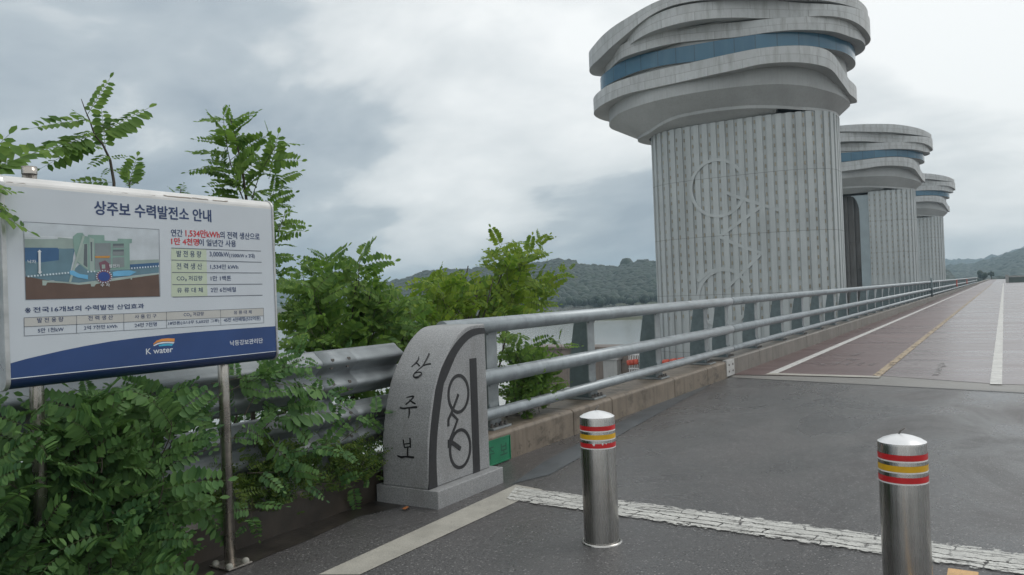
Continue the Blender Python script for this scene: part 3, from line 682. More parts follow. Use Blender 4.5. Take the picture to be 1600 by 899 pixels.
# black curved inlay, following the front edge
bo = [(y_+.012, z_-.006) for y_, z_ in front if z_ < 1.30]
bi = [(4.7252,0.131), (4.72,0.3438), (4.7519,0.5615), (4.8472,0.8867), (4.8582,0.893), (4.9616,1.0169), (5.0278,1.0971), (5.1194,1.1624), (5.2252,1.2138), (5.3318,1.233), (5.454,1.2329)]
bi[0] = (bi[0][0], .133)
bo = [(4.6225,0.1433), (4.634,0.3607), (4.6651,0.5758), (4.7424,0.8541), (4.7655,0.8968), (4.8179,0.9958), (4.8937,1.0801), (4.9956,1.1681), (5.0856,1.2232), (5.1967,1.2711), (5.3087,1.2855), (5.4325,1.28)]
bo[0] = (bo[0][0], .133)
def resample(pts, n):
    pts = np.array(chaikin([tuple(p_) for p_ in pts], 2)); d = np.r_[0, np.cumsum(np.hypot(*np.diff(pts, axis=0).T))]; d /= d[-1]
    u = np.linspace(0, 1, n); return list(zip(np.interp(u, d, pts[:, 0]), np.interp(u, d, pts[:, 1])))
bo = resample(bo, 40); bi = resample(bi, 40)
b = MB()
def strip_solid(b, A, B, x0, x1):
    n = len(A)
    vs = [(x1, *a) for a in A] + [(x1, *c) for c in B] + [(x0, *a) for a in A] + [(x0, *c) for c in B]
    fs = []
    for i in range(n-1):
        fs += [(i, n+i, n+i+1, i+1), (i, i+1, 2*n+i+1, 2*n+i), (n+i, 3*n+i, 3*n+i+1, n+i+1)]
    fs += [(0, 2*n, 3*n, n), (n-1, 2*n-1, 4*n-1, 3*n-1)]
    b.add(vs, fs)
strip_solid(b, bo, bi, MX1-.01, MX1+.003); b.build('curved_inlay', M['black'], mon)
b = MB(); strip_solid(b, [(5.2036,1.0453), (5.1967,0.1228)], [(5.2991,1.0442), (5.2922,0.1205)], MX1-.01, MX1+.003); b.build('vertical_inlay', M['black'], mon)
# bicycle emblem
b = MB(); XE = MX1 + .003
def stroke(b, pts, wdt, x):
    pts = [Vector((0, *p_)) for p_ in pts]; A = []; B = []
    for i, p_ in enumerate(pts):
        d = (pts[min(i+1, len(pts)-1)] - pts[max(i-1, 0)]).normalized(); n_ = Vector((0, -d.z, d.y))
        wd = wdt[i] if isinstance(wdt, list) else wdt
        A.append(tuple((p_+n_*wd/2)[1:])); B.append(tuple((p_-n_*wd/2)[1:]))
    strip_solid(b, A, B, x-.008, x)
def ring(b, c, ry, rz, wdt, x, tilt=0.):
    pts = [(c[0]+ry*math.cos(a)+tilt*rz*math.sin(a), c[1]+rz*math.sin(a)) for a in np.linspace(0, 2*math.pi, 41)]; stroke(b, pts, wdt, x)
c1 = (5.0384,0.7865); c2 = (5.0341,0.3598); e1 = (5.1458,0.7729); e2 = (5.0457,0.8985); e3 = (5.1413,0.3399); e4 = (5.0413,0.4712)
ring(b, c1, .133, .142, .026, XE); ring(b, c2, .135, .145, .026, XE)
stroke(b, [(5.0353,0.7831), (4.9744,0.7007), (4.9321,0.6514), (4.8925,0.607), (4.8893,0.5561)], .024, XE+.0006)
stroke(b, [(4.9321,0.6514), (5.0107,0.5887), (4.9482,0.5062), (4.8955,0.4408)], .024, XE+.0012)
stroke(b, [(4.8888,0.4568), (4.8867,0.3933)], .026, XE+.0018)
stroke(b, [(4.8994,0.4423), (4.9614,0.406), (5.0337,0.3591)], .034, XE+.0024)
b.build('bicycle_emblem', M['black'], mon)
# brush letters on the arched front; each point carries its own width
def brush(b, pts, wd, k=0):
    pts = [Vector(p_) for p_ in pts]; A = []; B = []
    out = Vector((0, -1, 0))
    # densify
    P = [pts[0]]; W = [wd[0]]
    for i in range(len(pts)-1):
        for s in (.25, .5, .75, 1): P.append(pts[i].lerp(pts[i+1], s)); W.append(wd[i]+(wd[i+1]-wd[i])*s)
    for _ in range(2): P = [P[0]] + [(P[i-1]+P[i]*2+P[i+1])/4 for i in range(1, len(P)-1)] + [P[-1]]
    vs = []; fs = []
    for i, p_ in enumerate(P):
        d = (P[min(i+1, len(P)-1)] - P[max(i-1, 0)]); d.y = 0 if d.length < 1e-6 else d.y
        d.normalize(); n_ = d.cross(out).normalized()*W[i]/2
        q_ = p_ + out*.0006*k; vs += [q_+n_, q_-n_]
    fs = [(2*i, 2*i+1, 2*i+3, 2*i+2) for i in range(len(P)-1)]
    b.add(vs, fs)
    for p_, w_ in ((P[0], W[0]), (P[-1], W[-1])):
        q_ = p_ + out*.0006*k; c_ = [q_ + Vector((math.cos(a), 0, math.sin(a)))*w_*.5 for a in np.linspace(0, 2*math.pi, 11)[:-1]]
        b.add(c_, [tuple(range(10))])
u = .0045
b = MB()
brush(b, [(-3.9002,4.8819,1.0875), (-3.8913,4.8611,1.064), (-3.9034,4.8403,1.037), (-3.9262,4.824,1.0159)], [.007, .015, .015, .012], 0)
brush(b, [(-3.9054,4.8454,1.0437), (-3.8796,4.8389,1.0353), (-3.8568,4.8289,1.0223)], [.010, .017, .015], 1)
brush(b, [(-3.8123,4.9,1.1068), (-3.8115,4.8702,1.075), (-3.8177,4.8411,1.0381), (-3.8212,4.8272,1.0201), (-3.8512,4.8065,0.9932), (-3.8719,4.7879,0.9691)], [.016, .014, .013, .012, .010, .009], 2)
brush(b, [(-3.8145,4.8304,1.0242), (-3.7884,4.8378,1.0338), (-3.7555,4.8407,1.0376)], [.010, .012, .014], 3)
brush(b, [(-3.8719,4.7879,0.9691), (-3.8424,4.7944,0.9775), (-3.8078,4.7938,0.9768), (-3.8019,4.7808,0.9599), (-3.8218,4.7664,0.9413), (-3.8571,4.765,0.9386), (-3.8756,4.7756,0.9532), (-3.8719,4.7879,0.9691)], [.010, .009, .012, .015, .016, .014, .012, .010], 4)
b.build('brush_letter', M['black'], mon, recalc=False)
b = MB()
brush(b, [(-3.8908,4.7052,0.7935), (-3.8574,4.7074,0.8001), (-3.8196,4.7094,0.8057), (-3.848,4.6978,0.7723), (-3.8875,4.6876,0.7426)], [.008, .011, .015, .012, .010], 0)
brush(b, [(-3.8571,4.6985,0.7741), (-3.8264,4.6936,0.7601), (-3.7999,4.6906,0.7514)], [.010, .015, .013], 1)
brush(b, [(-3.936,4.6809,0.7163), (-3.903,4.6797,0.7111), (-3.862,4.6816,0.7193), (-3.7811,4.6835,0.727)], [.014, .013, .011, .017], 2)
brush(b, [(-3.8502,4.6812,0.7176), (-3.842,4.6726,0.682), (-3.8468,4.6639,0.6459)], [.014, .013, .006], 3)
b.build('brush_letter', M['black'], mon, recalc=False)
b = MB()
brush(b, [(-3.8783,4.6311,0.4814), (-3.8734,4.6289,0.454), (-3.8643,4.6267,0.4281)], [.013, .012, .013], 0)
brush(b, [(-3.8139,4.6325,0.4976), (-3.8105,4.6299,0.4659), (-3.807,4.6272,0.4342)], [.014, .013, .012], 1)
brush(b, [(-3.8705,4.6288,0.4531), (-3.8104,4.6296,0.4626)], [.009, .010], 2)
brush(b, [(-3.8643,4.6267,0.4281), (-3.8071,4.6276,0.4386)], [.010, .010], 3)
brush(b, [(-3.8327,4.6271,0.4325), (-3.8335,4.6243,0.3983), (-3.8328,4.6216,0.3664)], [.013, .013, .013], 4)
brush(b, [(-3.9252,4.6213,0.3629), (-3.8946,4.6206,0.3541), (-3.8515,4.6214,0.3639), (-3.7772,4.6213,0.3628)], [.013, .016, .012, .017], 5)
b.build('brush_letter', M['black'], mon, recalc=False)

# ------------------------------------------------------------------ guardrail (two W-beams) beside the sign
gr = empty('guardrail', (-4.3, 2, 0)); tag(gr, 'galvanised double corrugated guardrail behind the sign and the locust leaves', 'guardrail')
def wbeam(zc, h, y0, y1, xf, parent):
    pts = []; N_ = 26
    for k in range(N_+1):
        s = k/N_; z_ = zc + h*(s-.5); x_ = xf - .085*(.5+.5*math.cos(2*math.pi*2*s))**.85
        if k in (0, N_): x_ = xf - .10
        pts.append((x_, z_))
    b = MB(); ny = 22
    vs = [(x_ + .004*math.sin(yi*1.3), y0+(y1-y0)*yi/ny, z_) for yi in range(ny+1) for x_, z_ in pts]
    m_ = N_+1
    b.add(vs, [(yi*m_+k, yi*m_+k+1, (yi+1)*m_+k+1, (yi+1)*m_+k) for yi in range(ny) for k in range(N_)], 0, True)
    o = b.build('beam', M['galv_beam'], parent)
    s = o.modifiers.new('solid', 'SOLIDIFY'); s.thickness = .005
    # overlapping splice and its bolts
    b = MB(); ya, yb = 4.15, 4.18
    vs = [(x_+.006, y_, z_) for y_ in (ya, 4.5) for x_, z_ in pts]
    b.add(vs, [(k, k+1, m_+k+1, m_+k) for k in range(N_)], 0, True)
    sp = b.build('splice_sheet', M['galv_beam'], o); s = sp.modifiers.new('solid', 'SOLIDIFY'); s.thickness = .006
    b = MB()
    for y_ in (4.25, 4.42, 2.3):
        for dz in (-.02, .0): pass
        for s_ in (.16, .34, .66, .84):
            b = MB(); k = int(s_*N_); x_, z_ = pts[k]; b.tube([(x_+.002, y_, z_), (x_+.022, y_, z_)], .013, 8); b.build('splice_bolt', M['bolt'], o)
    return o
wbeam(1.005, .35, -7, 5.06, -4.20, gr); wbeam(.595, .35, -7, 5.06, -4.20, gr)
for y_ in (4.38, 2.38, .38, -1.62, -3.62):
    b = MB(); b.tube([(-4.44, y_, -.4), (-4.44, y_, 1.16)], .065, 16); b.build('post', M['galv_beam'], gr)
    for zc in (1.005, .595):
        b = MB(); b.box((-4.385, y_-.04, zc-.07), (-4.29, y_+.04, zc+.07)); b.build('spacer_block', M['galv_beam'], gr, .004)

# ------------------------------------------------------------------ bridge railing
rl = empty('bridge_railing', (-4.2, 14, .29)); tag(rl, 'grey steel bridge railing of three pipes on curved posts', 'railing')
YE = 171.
for zc, r, x in ((1.268, .072, -4.10), (.783, .074, -4.10), (.437, .056, -4.10)):
    b = MB(); seg = [5.36, 13.86]
    y_ = 13.88
    b.tube([(x, 5.46, zc), (x, 13.865, zc)], r, 24)
    b.build('pipe', M['galv'], rl); b = MB(); b.tube([(x, 13.885, zc), (x, YE, zc)], r, 24)
    pipe = b.build('pipe', M['galv'], rl)
    b = MB(); b.tube([(x, 13.80, zc), (x, 13.94, zc)], r*.93, 20); b.build('sleeve', M['bolt'], pipe)
    y_ = 22.47
    while y_ < 70: b = MB(); b.tube([(x, y_-.06, zc), (x, y_+.06, zc)], r*.93, 16); b.build('sleeve', M['bolt'], pipe); y_ += 8.6
def railing_post(y_):
    o_ = (-4.25, y_, .29)
    b = MB()
    poly = [(-4.45, .30), (-4.175, .30), (-4.175, .48), (-4.19, .56), (-4.19, .84), (-4.19, .86), (-4.19, 1.20), (-4.36, 1.20), (-4.385, 1.05), (-4.425, .8), (-4.445, .55)]
    b.prism([(x_, z_) for x_, z_ in poly], y_-.085, y_-.07, 'y'); b.prism([(x_, z_) for x_, z_ in poly], y_+.07, y_+.085, 'y')
    # curved back plate
    back = [(-4.445, .30), (-4.44, .55), (-4.42, .8), (-4.38, 1.05), (-4.352, 1.19)]
    n_ = len(back); b.add([(x_, yy, z_) for yy in (y_-.07, y_+.07) for x_, z_ in back], [(k, k+1, n_+k+1, n_+k) for k in range(n_-1)])
    po = b.build('post', M['post_green'], rl, .003, origin=o_)
    b = MB(); b.box((-4.20, y_-.092, .305), (-4.168, y_+.092, .375)); 
    b.add([(-4.168, y_-.10, .30), (-4.168, y_+.10, .30), (-4.182, y_+.09, .52), (-4.182, y_-.09, .52)], [(0, 1, 2, 3)])
    b.box((-4.194, y_-.09, .50), (-4.182, y_+.09, 1.20))
    fl = b.build('flange', M['post_light'], po, origin=o_)
    for zc in (1.268, .783, .437): b = MB(); b.box((-4.19, y_-.075, zc-.10), (-4.165, y_+.075, zc-.045)); b.build('pipe_saddle', M['post_light'], po, origin=o_)
    b = MB(); b.box((-4.50, y_-.16, .277), (-4.09, y_+.16, .298)); bp = b.build('base_plate', M['post_light'], po, .003, origin=o_)
    for dx, dy in [(-4.135, d_) for d_ in (-.12, -.045, .045, .12)] + [(-4.46, -.12), (-4.46, .12)]:
        b = MB(); b.lathe((dx, y_+dy, .298), [(.024, 0), (.024, .016), (.013, .017), (.013, .037), (0, .038)], 8, smooth=False); b.build('anchor_bolt', M['bolt'], po, origin=o_)
    return po
P0 = railing_post(6.35)
def dup_post(y_):
    c = P0.copy(); COL.objects.link(c); c.parent = rl; c.matrix_parent_inverse = P0.matrix_parent_inverse.copy(); c.location = (P0.location[0], y_, P0.location[2])
    for ch in P0.children:
        if y_ > 24 and ch.name.startswith('anchor'): continue
        d = ch.copy(); COL.objects.link(d); d.parent = c; d.matrix_parent_inverse = ch.matrix_parent_inverse.copy()
        for g_ in ch.children:
            e = g_.copy(); COL.objects.link(e); e.parent = d; e.matrix_parent_inverse = g_.matrix_parent_inverse.copy()
    return c
py_ = [8.50, 10.63, 12.78, 13.95] + [15.9 + 2.15*k for k in range(72)]
for y_ in py_: dup_post(y_)
# things hung on the railing further along
b = MB(); b.box((-4.03, 91.8, .55), (-3.95, 92.3, 1.25)); o = b.build('rescue_box', M['orange'], None, .03); tag(o, 'orange rescue ring box hanging on the bridge railing beyond the second tower', 'rescue box')
b = MB(); b.box((-4.03, 118.2, .6), (-3.95, 118.8, 1.2)); o = b.build('rescue_box', M['orange'], None, .03); tag(o, 'tiny orange box on the railing farther along the bridge', 'rescue box')
b = MB(); b.box((-4.02, 66.4, .70), (-3.98, 66.62, 1.33)); o = b.build('marker_board', M['fence_white'], None, .006); tag(o, 'narrow white board fixed on the bridge railing beside a dark pole', 'board')
b = MB(); b.tube([(-4.0, 58.8, .30), (-4.0, 58.8, 1.55)], .055, 10); b.box((-4.1, 58.68, .75), (-3.98, 58.92, 1.1)); o = b.build('marker_pole', M['post_green'], None); tag(o, 'short dark pole with a box standing at the bridge railing', 'pole')

# ------------------------------------------------------------------ bollards
def make_bollard(x, y, h=.775):
    r = .108
    root = empty('bollard', (x, y, 0))
    b = MB(); b.lathe((x, y, 0), [(r, .0), (r, h-.012), (r-.003, h)], 64); b.build('tube', M['steel'], root, origin=(x, y, 0))
    b = MB(); b.lathe((x, y, h), [(r-.0005, .0), (r-.006, .003), (r*.8, .013), (r*.5, .025), (r*.2, .033), (0, .035)], 64); cp = b.build('cap', M['cap_white'], root, origin=(x, y, 0))
    b = MB(); b.tube([(x-.012, y+.004, h+.034), (x-.002, y, h+.05), (x+.016, y-.004, h+.064)], [.004, .004, .0035], 8); b.build('lifting_lug', M['bolt'], cp, origin=(x, y, 0))
    for z0, z1, m in ((.708, .736, 'red'), (.655, .684, 'yellow'), (.602, .630, 'red')):
        z0 = z0*h/.785; z1 = z1*h/.785
        b = MB(); b.lathe((x, y, 0), [(r+.0012, z0), (r+.0012, z1)], 64); bd = b.build('reflective_band', M[m], root, origin=(x, y, 0))
        b = MB(); b.lathe((x, y, 0), [(r+.0009, z0-.007), (r+.0009, z0-.0005)], 64); b.build('white_edge', M['tape_white'], bd, origin=(x, y, 0))
    b = MB(); b.lathe((x, y, 0), [(r+.002, .003), (r+.002, .012), (r+.016, .012), (r+.019, .001)], 64); b.build('ground_collar', M['steel'], root, origin=(x, y, 0))
    return root
b1 = make_bollard(-2.165, 4.44); b2 = copy_tree(b1, None, (-.440+2.165, 4.20-4.44, 0)); tag(b1, 'banded steel bollard standing near the granite stone, shown whole to its foot', 'bollard', 'steel bollards across the road')
tag(b2, 'larger banded steel bollard in mid road, away from the stone, foot out of view', 'bollard', 'steel bollards across the road')
for ch in b1.children:
    if ch.name.startswith('tube'):
        for a0, wd, z0, h0 in ((-78, 9, .616, .018), (-50, 6, .618, .014), (-38, 4, .62, .011)):
            b = MB(); rr = .108+.0022; bx, by = -2.165, 4.44
            pts = [(bx+rr*math.cos(R(a)), by+rr*math.sin(R(a)), z) for a, z in ((a0-wd/2, z0+.004), (a0+wd*.1, z0-h0*.5), (a0+wd/2, z0+.002), (a0+wd*.3, z0+h0*.5), (a0-wd*.2, z0+h0*.55))]
            b.add(pts, [tuple(range(5))]); b.build('torn_tape', M['tape_white'], b1, recalc=False)
        break
# ------------------------------------------------------------------ weir towers
def superell(xc, a, yc, b_, n_, th):
    c, s = math.cos(th), math.sin(th)
    return (xc + a*math.copysign(abs(c)**(2/n_), c), yc + b_*math.copysign(abs(s)**(2/n_), s))
YC = 51.5
NB = 144
def oval(xc, a, b_, n_=2.3, m_=NB):
    # the table angles are atan2 of the normalised position: convert to a polar radius
    out = []
    for k in range(m_):
        th = 2*math.pi*k/m_; c, s = math.cos(th), math.sin(th)
        rr = (abs(c)**n_ + abs(s)**n_) ** (-1/n_); out.append((xc + a*rr*c, YC + b_*rr*s))
    return out
def periodic(tab):
    a = np.array([p_[0] for p_ in tab], float); z_ = np.array([p_[1] for p_ in tab], float); o_ = np.argsort(a % 360); a = a[o_] % 360; z_ = z_[o_]
    a = np.r_[a[-3:]-360, a, a[:3]+360]; z_ = np.r_[z_[-3:], z_, z_[:3]]
    th = np.arange(NB)*360/NB; z = np.interp(th, a, z_)
    for _ in range(3): z = (np.roll(z, 1)+2*z+np.roll(z, -1))/4
    return z
TAB = {
 'rim_b': [(15, 12.3), (60, 12.5), (110, 12.8), (160, 12.75), (195, 12.75), (212, 12.89), (222, 13.05), (241, 13.17), (258, 13.24), (274, 13.23), (286, 13.2), (301, 13.13), (313, 12.98), (329, 12.64), (348, 12.37)],
 'lip': [(20, 11.62), (90, 11.9), (160, 11.7), (205, 11.62), (226, 11.66), (235, 11.95), (247, 12.21), (267, 12.24), (283, 12.17), (294, 12.05), (305, 11.9), (316, 11.75), (340, 11.64)],
 'b1_t': [(15, 13.3), (60, 14.3), (110, 14.9), (170, 14.7), (200, 14.65), (217, 14.74), (226, 14.89), (240, 14.93), (255, 14.95), (275, 14.97), (289, 15.06), (297, 15.14), (308, 15.12), (315, 15.06), (323, 14.92), (332, 14.47), (342, 13.81), (350, 13.4)],
 'b1_b': [(15, 12.5), (60, 13.3), (110, 13.9), (170, 13.7), (200, 13.7), (217, 13.75), (225, 13.81), (238, 13.95), (250, 13.9), (262, 13.91), (278, 13.98), (289, 14.05), (297, 14.22), (308, 14.17), (316, 14.05), (327, 13.75), (336, 13.15), (350, 12.54)],
 'bl_t': [(20, 15.6), (90, 16.1), (160, 16.0), (200, 15.95), (222, 16.0), (229, 16.15), (242, 16.24), (257, 16.13), (267, 16.05), (278, 16.02), (289, 15.98), (297, 16.0), (308, 16.03), (317, 16.0), (329, 15.92), (340, 15.85), (348, 15.6)],
 'bl_b': [(20, 14.75), (90, 15.1), (160, 15.05), (200, 15.05), (224, 15.09), (233, 15.15), (243, 15.22), (257, 15.18), (269, 15.02), (277, 15.02), (289, 15.08), (297, 15.16), (308, 15.16), (318, 15.07), (328, 14.93), (339, 14.89), (350, 14.8)],
 'b2_t': [(20, 16.6), (90, 17.0), (160, 16.9), (200, 16.9), (220, 16.9), (235, 17.05), (243, 17.2), (250, 17.3), (258, 17.34), (270, 17.1), (288, 16.8), (299, 16.7), (312, 16.65), (325, 16.65), (338, 16.6), (356, 16.56)],
 'b2_b': [(20, 15.7), (90, 16.1), (160, 15.9), (200, 15.75), (220, 15.95), (236, 16.24), (250, 16.3), (261, 16.32), (273, 16.14), (288, 15.92), (296, 15.93), (306, 15.93), (314, 15.88), (328, 15.75), (338, 15.56), (354, 15.65)],
 'b3_t': [(20, 17.2), (90, 17.8), (150, 17.4), (185, 16.9), (215, 16.85), (230, 17.0), (241, 17.27), (248, 17.95), (259, 18.3), (268, 18.32), (280, 18.15), (303, 17.63), (311, 17.35), (323, 17.22), (335, 17.2), (347, 17.18), (356, 17.19)],
 'b3_b': [(20, 16.1), (90, 16.9), (150, 16.5), (185, 16.2), (215, 16.25), (235, 16.6), (252, 17.2), (259, 17.26), (267, 17.3), (275, 17.22), (288, 16.95), (298, 16.66), (308, 16.55), (322, 16.57), (334, 16.44), (346, 16.2), (356, 16.02)],
 'b4_t': [(20, 17.75), (60, 18.3), (100, 18.7), (150, 18.3), (190, 17.7), (219, 17.71), (224, 17.9), (236, 18.28), (245, 18.51), (252, 18.79), (262, 19.02), (272, 19.08), (285, 18.95), (305, 18.65), (325, 18.15), (342, 17.78), (352, 17.7)],
 'b4_b': [(20, 17.25), (60, 17.6), (100, 17.9), (150, 17.3), (190, 16.65), (212, 16.55), (225, 16.62), (241, 17.35), (254, 18.2), (262, 18.45), (272, 18.4), (290, 18.0), (305, 17.75), (319, 17.42), (335, 17.25), (356, 17.26)],
}
RAD = {   # outward shift of each band round the head (metres)
 'b1': [(20, 0), (120, 0), (200, 0), (228, -.1), (245, -.35), (265, -.35), (280, .05), (292, .35), (325, .35), (336, -.1), (350, -.25)],
 'bl': [(20, 0), (120, 0), (205, 0), (235, -.15), (255, -.35), (280, -.25), (295, 0), (330, 0), (350, 0)],
 'b2': [(20, 0), (120, 0), (205, -.8), (225, -.5), (240, .1), (252, -.2), (264, -.75), (285, -.75), (300, -.15), (320, .05), (350, 0)],
 'b3': [(20, 0), (120, 0), (205, -.9), (232, -.7), (245, .0), (270, .1), (285, -.3), (297, -.6), (310, -.45), (322, 0), (350, .05)],
 'b4': [(20, 0), (120, 0), (200, .0), (235, .1), (260, .1), (290, .1), (310, .15), (330, .02), (350, 0)],
 'rim': [(20, 0), (350, 0)]}
def ribbon(name, o_, zt, zb, mats, parent, inset=1.9):
    """closed ring: outer wall with UVs, flat soffit and flat top running inwards"""
    out = oval(*o_); inn = oval(o_[0], o_[1]-inset, o_[2]-inset)
    off = periodic(RAD[zt.split('_')[0]])
    out = [(x_ + off[k]*math.cos(2*math.pi*k/NB), y_ + off[k]*math.sin(2*math.pi*k/NB)) for k, (x_, y_) in enumerate(out)]
    zt = periodic(TAB[zt]) if isinstance(zt, str) else zt; zb = periodic(TAB[zb]) if isinstance(zb, str) else zb
    zt = zt - off*(zt-1.55)/50*.8; zb = zb - off*(zb-1.55)/50*.8
    d = np.r_[0, np.cumsum([math.dist(out[k], out[(k+1) % NB]) for k in range(NB)])]
    lo_ = [(*p_, z) for p_, z in zip(out, zb)]; hi_ = [(*p_, z) for p_, z in zip(out, zt)]
    vs = lo_ + hi_ + [(*p_, z+.05) for p_, z in zip(inn, zb)] + [(*p_, z-.05) for p_, z in zip(inn, zt)] + lo_ + hi_
    fs = []; mi = []; uvs = []
    for k in range(NB):
        j = (k+1) % NB
        fs.append((k, j, NB+j, NB+k)); mi.append(0); uvs += [(d[k], 0), (d[k+1], 0), (d[k+1], 1), (d[k], 1)]
        fs.append((4*NB+j, 4*NB+k, 2*NB+k, 2*NB+j)); mi.append(1); uvs += [(0, 0)]*4
        fs.append((5*NB+k, 5*NB+j, 3*NB+j, 3*NB+k)); mi.append(1); uvs += [(0, 0)]*4
    me = bpy.data.meshes.new(name); me.from_pydata(vs, [], fs)
    for m in mats: me.materials.append(m)
    me.polygons.foreach_set('material_index', mi)
    me.polygons.foreach_set('use_smooth', [i % 3 == 0 for i in range(len(fs))])
    ul = me.uv_layers.new(name='UVMap'); ul.data.foreach_set('uv', np.array(uvs).ravel())
    me.update()
    # keep the edges crisp between wall and soffit
    for e in me.edges: pass
    o = bpy.data.objects.new(name, me); COL.objects.link(o); put(o, parent)
    return o
def fluted_outline(pts, depth=.10, period=.55, frac=.60):
    """open or closed outline -> outline with raised flat panels"""
    pts = [Vector((*p_, 0)) for p_ in pts]; d = [0]
    for a, c in zip(pts[:-1], pts[1:]): d.append(d[-1]+(c-a).length)
    tot = d[-1]; n_ = max(1, round(tot/period)); per = tot/n_
    def at(s):
        s = min(max(s, 0), tot); i = 0
        while i < len(d)-2 and d[i+1] < s: i += 1
        f_ = (s-d[i])/max(1e-9, d[i+1]-d[i]); p_ = pts[i].lerp(pts[i+1], f_); t_ = (pts[i+1]-pts[i]).normalized(); return p_, Vector((t_.y, -t_.x, 0))
    out = []; rec = []
    for k in range(n_):
        s0 = k*per; s1 = s0+per*(1-frac); s2 = s0+per
        (pa, na_), (pb, nb_), (pc, nc_) = at(s0), at(s1), at(s2)
        out += [pa, pb, pb+nb_*depth, pc+nc_*depth]
        pm, nm_ = at((s0+s1)/2); rec.append((pm, nm_))
    return out, rec
def amber(b, rec, z0, z1, step=.56):
    for p_, n_ in rec:
        t_ = Vector((-n_.y, n_.x, 0)); z = z0 + random.uniform(0, .2)
        while z < z1:
            a = p_ - t_*.04 + n_*.002; c = p_ + t_*.04 + n_*.002
            b.add([(a.x, a.y, z), (c.x, c.y, z), (c.x, c.y, z+.22), (a.x, a.y, z+.22), (a.x+n_.x*.03, a.y+n_.y*.03, z), (c.x+n_.x*.03, c.y+n_.y*.03, z), (c.x+n_.x*.03, c.y+n_.y*.03, z+.22), (a.x+n_.x*.03, a.y+n_.y*.03, z+.22)],
                  [(4, 5, 6, 7), (0, 1, 5, 4), (2, 3, 7, 6), (1, 2, 6, 5), (3, 0, 4, 7)])
            z += step
SHT = 11.62
def cap_parts(root):
    rim = oval(-15.15, 7.65, 4.9); zr = periodic(TAB['rim_b']); lip = oval(-14.5, 6.35, 3.95); zl = periodic(TAB['lip'])
    low = oval(-14.4, 5.7, 3.1)
    b = MB(); b.add([(*p_, z+.10) for p_, z in zip(lip, zl)] + [(*p_, z) for p_, z in zip(rim, zr)], [(k, (k+1) % NB, NB+(k+1) % NB, NB+k) for k in range(NB)], 0, True)
    b.build('soffit_bowl', M['soffit'], root)
    b = MB(); b.add([(*p_, z+.14) for p_, z in zip(lip, zl)] + [(*p_, z-.08) for p_, z in zip(lip, zl)], [(k, (k+1) % NB, NB+(k+1) % NB, NB+k) for k in range(NB)], 0, True)
    b.add([(*p_, z-.0801) for p_, z in zip(lip, zl)] + [(*p_, (SHT-.03 if 40 < k*360/NB < 303 else SHT+.5)) for k, (p_, z) in enumerate(zip(low, zl))], [(k, (k+1) % NB, NB+(k+1) % NB, NB+k) for k in range(NB)])
    b.add([(*p_, SHT+.51) for p_ in oval(-14.4, 5.9, 3.3)], [tuple(reversed(range(NB)))])
    b.build('soffit_lip', M['soffit'], root)
    b = MB(); up = zr + 1.15
    core = oval(-15.15, 7.6, 4.85)
    b.add([(*p_, z) for p_, z in zip(rim, zr)] + [(*p_, z) for p_, z in zip(core, up)] + [(*p_, 17.2) for p_ in oval(-15.2, 7.4, 4.6)], [(k, (k+1) % NB, NB+(k+1) % NB, NB+k) for k in range(NB)] + [(NB+k, NB+(k+1) % NB, 2*NB+(k+1) % NB, 2*NB+k) for k in range(NB)], 0, True)
    b.build('bowl_rim', M['soffit'], root)
    ribbon('cladding_band', (-15.45, 8.42, 5.4), 'b1_t', 'b1_b', [M['ribbon'], M['soffit']], root)
    g_ = ribbon('glazed_band', (-15.2, 8.1, 5.25), 'bl_t', 'bl_b', [M['glazing'], M['soffit']], root)
    ribbon('cladding_band', (-15.12, 8.6, 5.55), 'b2_t', 'b2_b', [M['ribbon'], M['soffit']], root)
    ribbon('cladding_band', (-15.05, 8.82, 5.8), 'b3_t', 'b3_b', [M['ribbon'], M['soffit']], root)
    ribbon('roof_band', (-15.15, 8.85, 5.86), 'b4_t', 'b4_b', [M['ribbon'], M['soffit']], root)
    b = MB(); b.add([(*p_, 17.15) for p_ in oval(-15.2, 8.1, 5.0)], [tuple(range(NB))]); b.build('roof', M['soffit'], root)
    b = MB(); b.tube([(-9.9, 50.2, 11.3), (-9.9, 50.2, 12.5)], .12, 10); b.tube([(-9.3, 50.0, 11.3), (-9.3, 50.0, 12.5)], .1, 10); b.build('bearing', M['dark_conc'], root)
def mast(root):
    b = MB(); b.tube([(-8.2, 50.6, 17.1), (-8.2, 50.6, 17.95)], .09, 8); b.lathe((-8.2, 50.6, 17.9), [(.0, .22), (.1, .16), (.11, .0), (0, 0)], 10); b.build('beacon', M['dark_conc'], root)
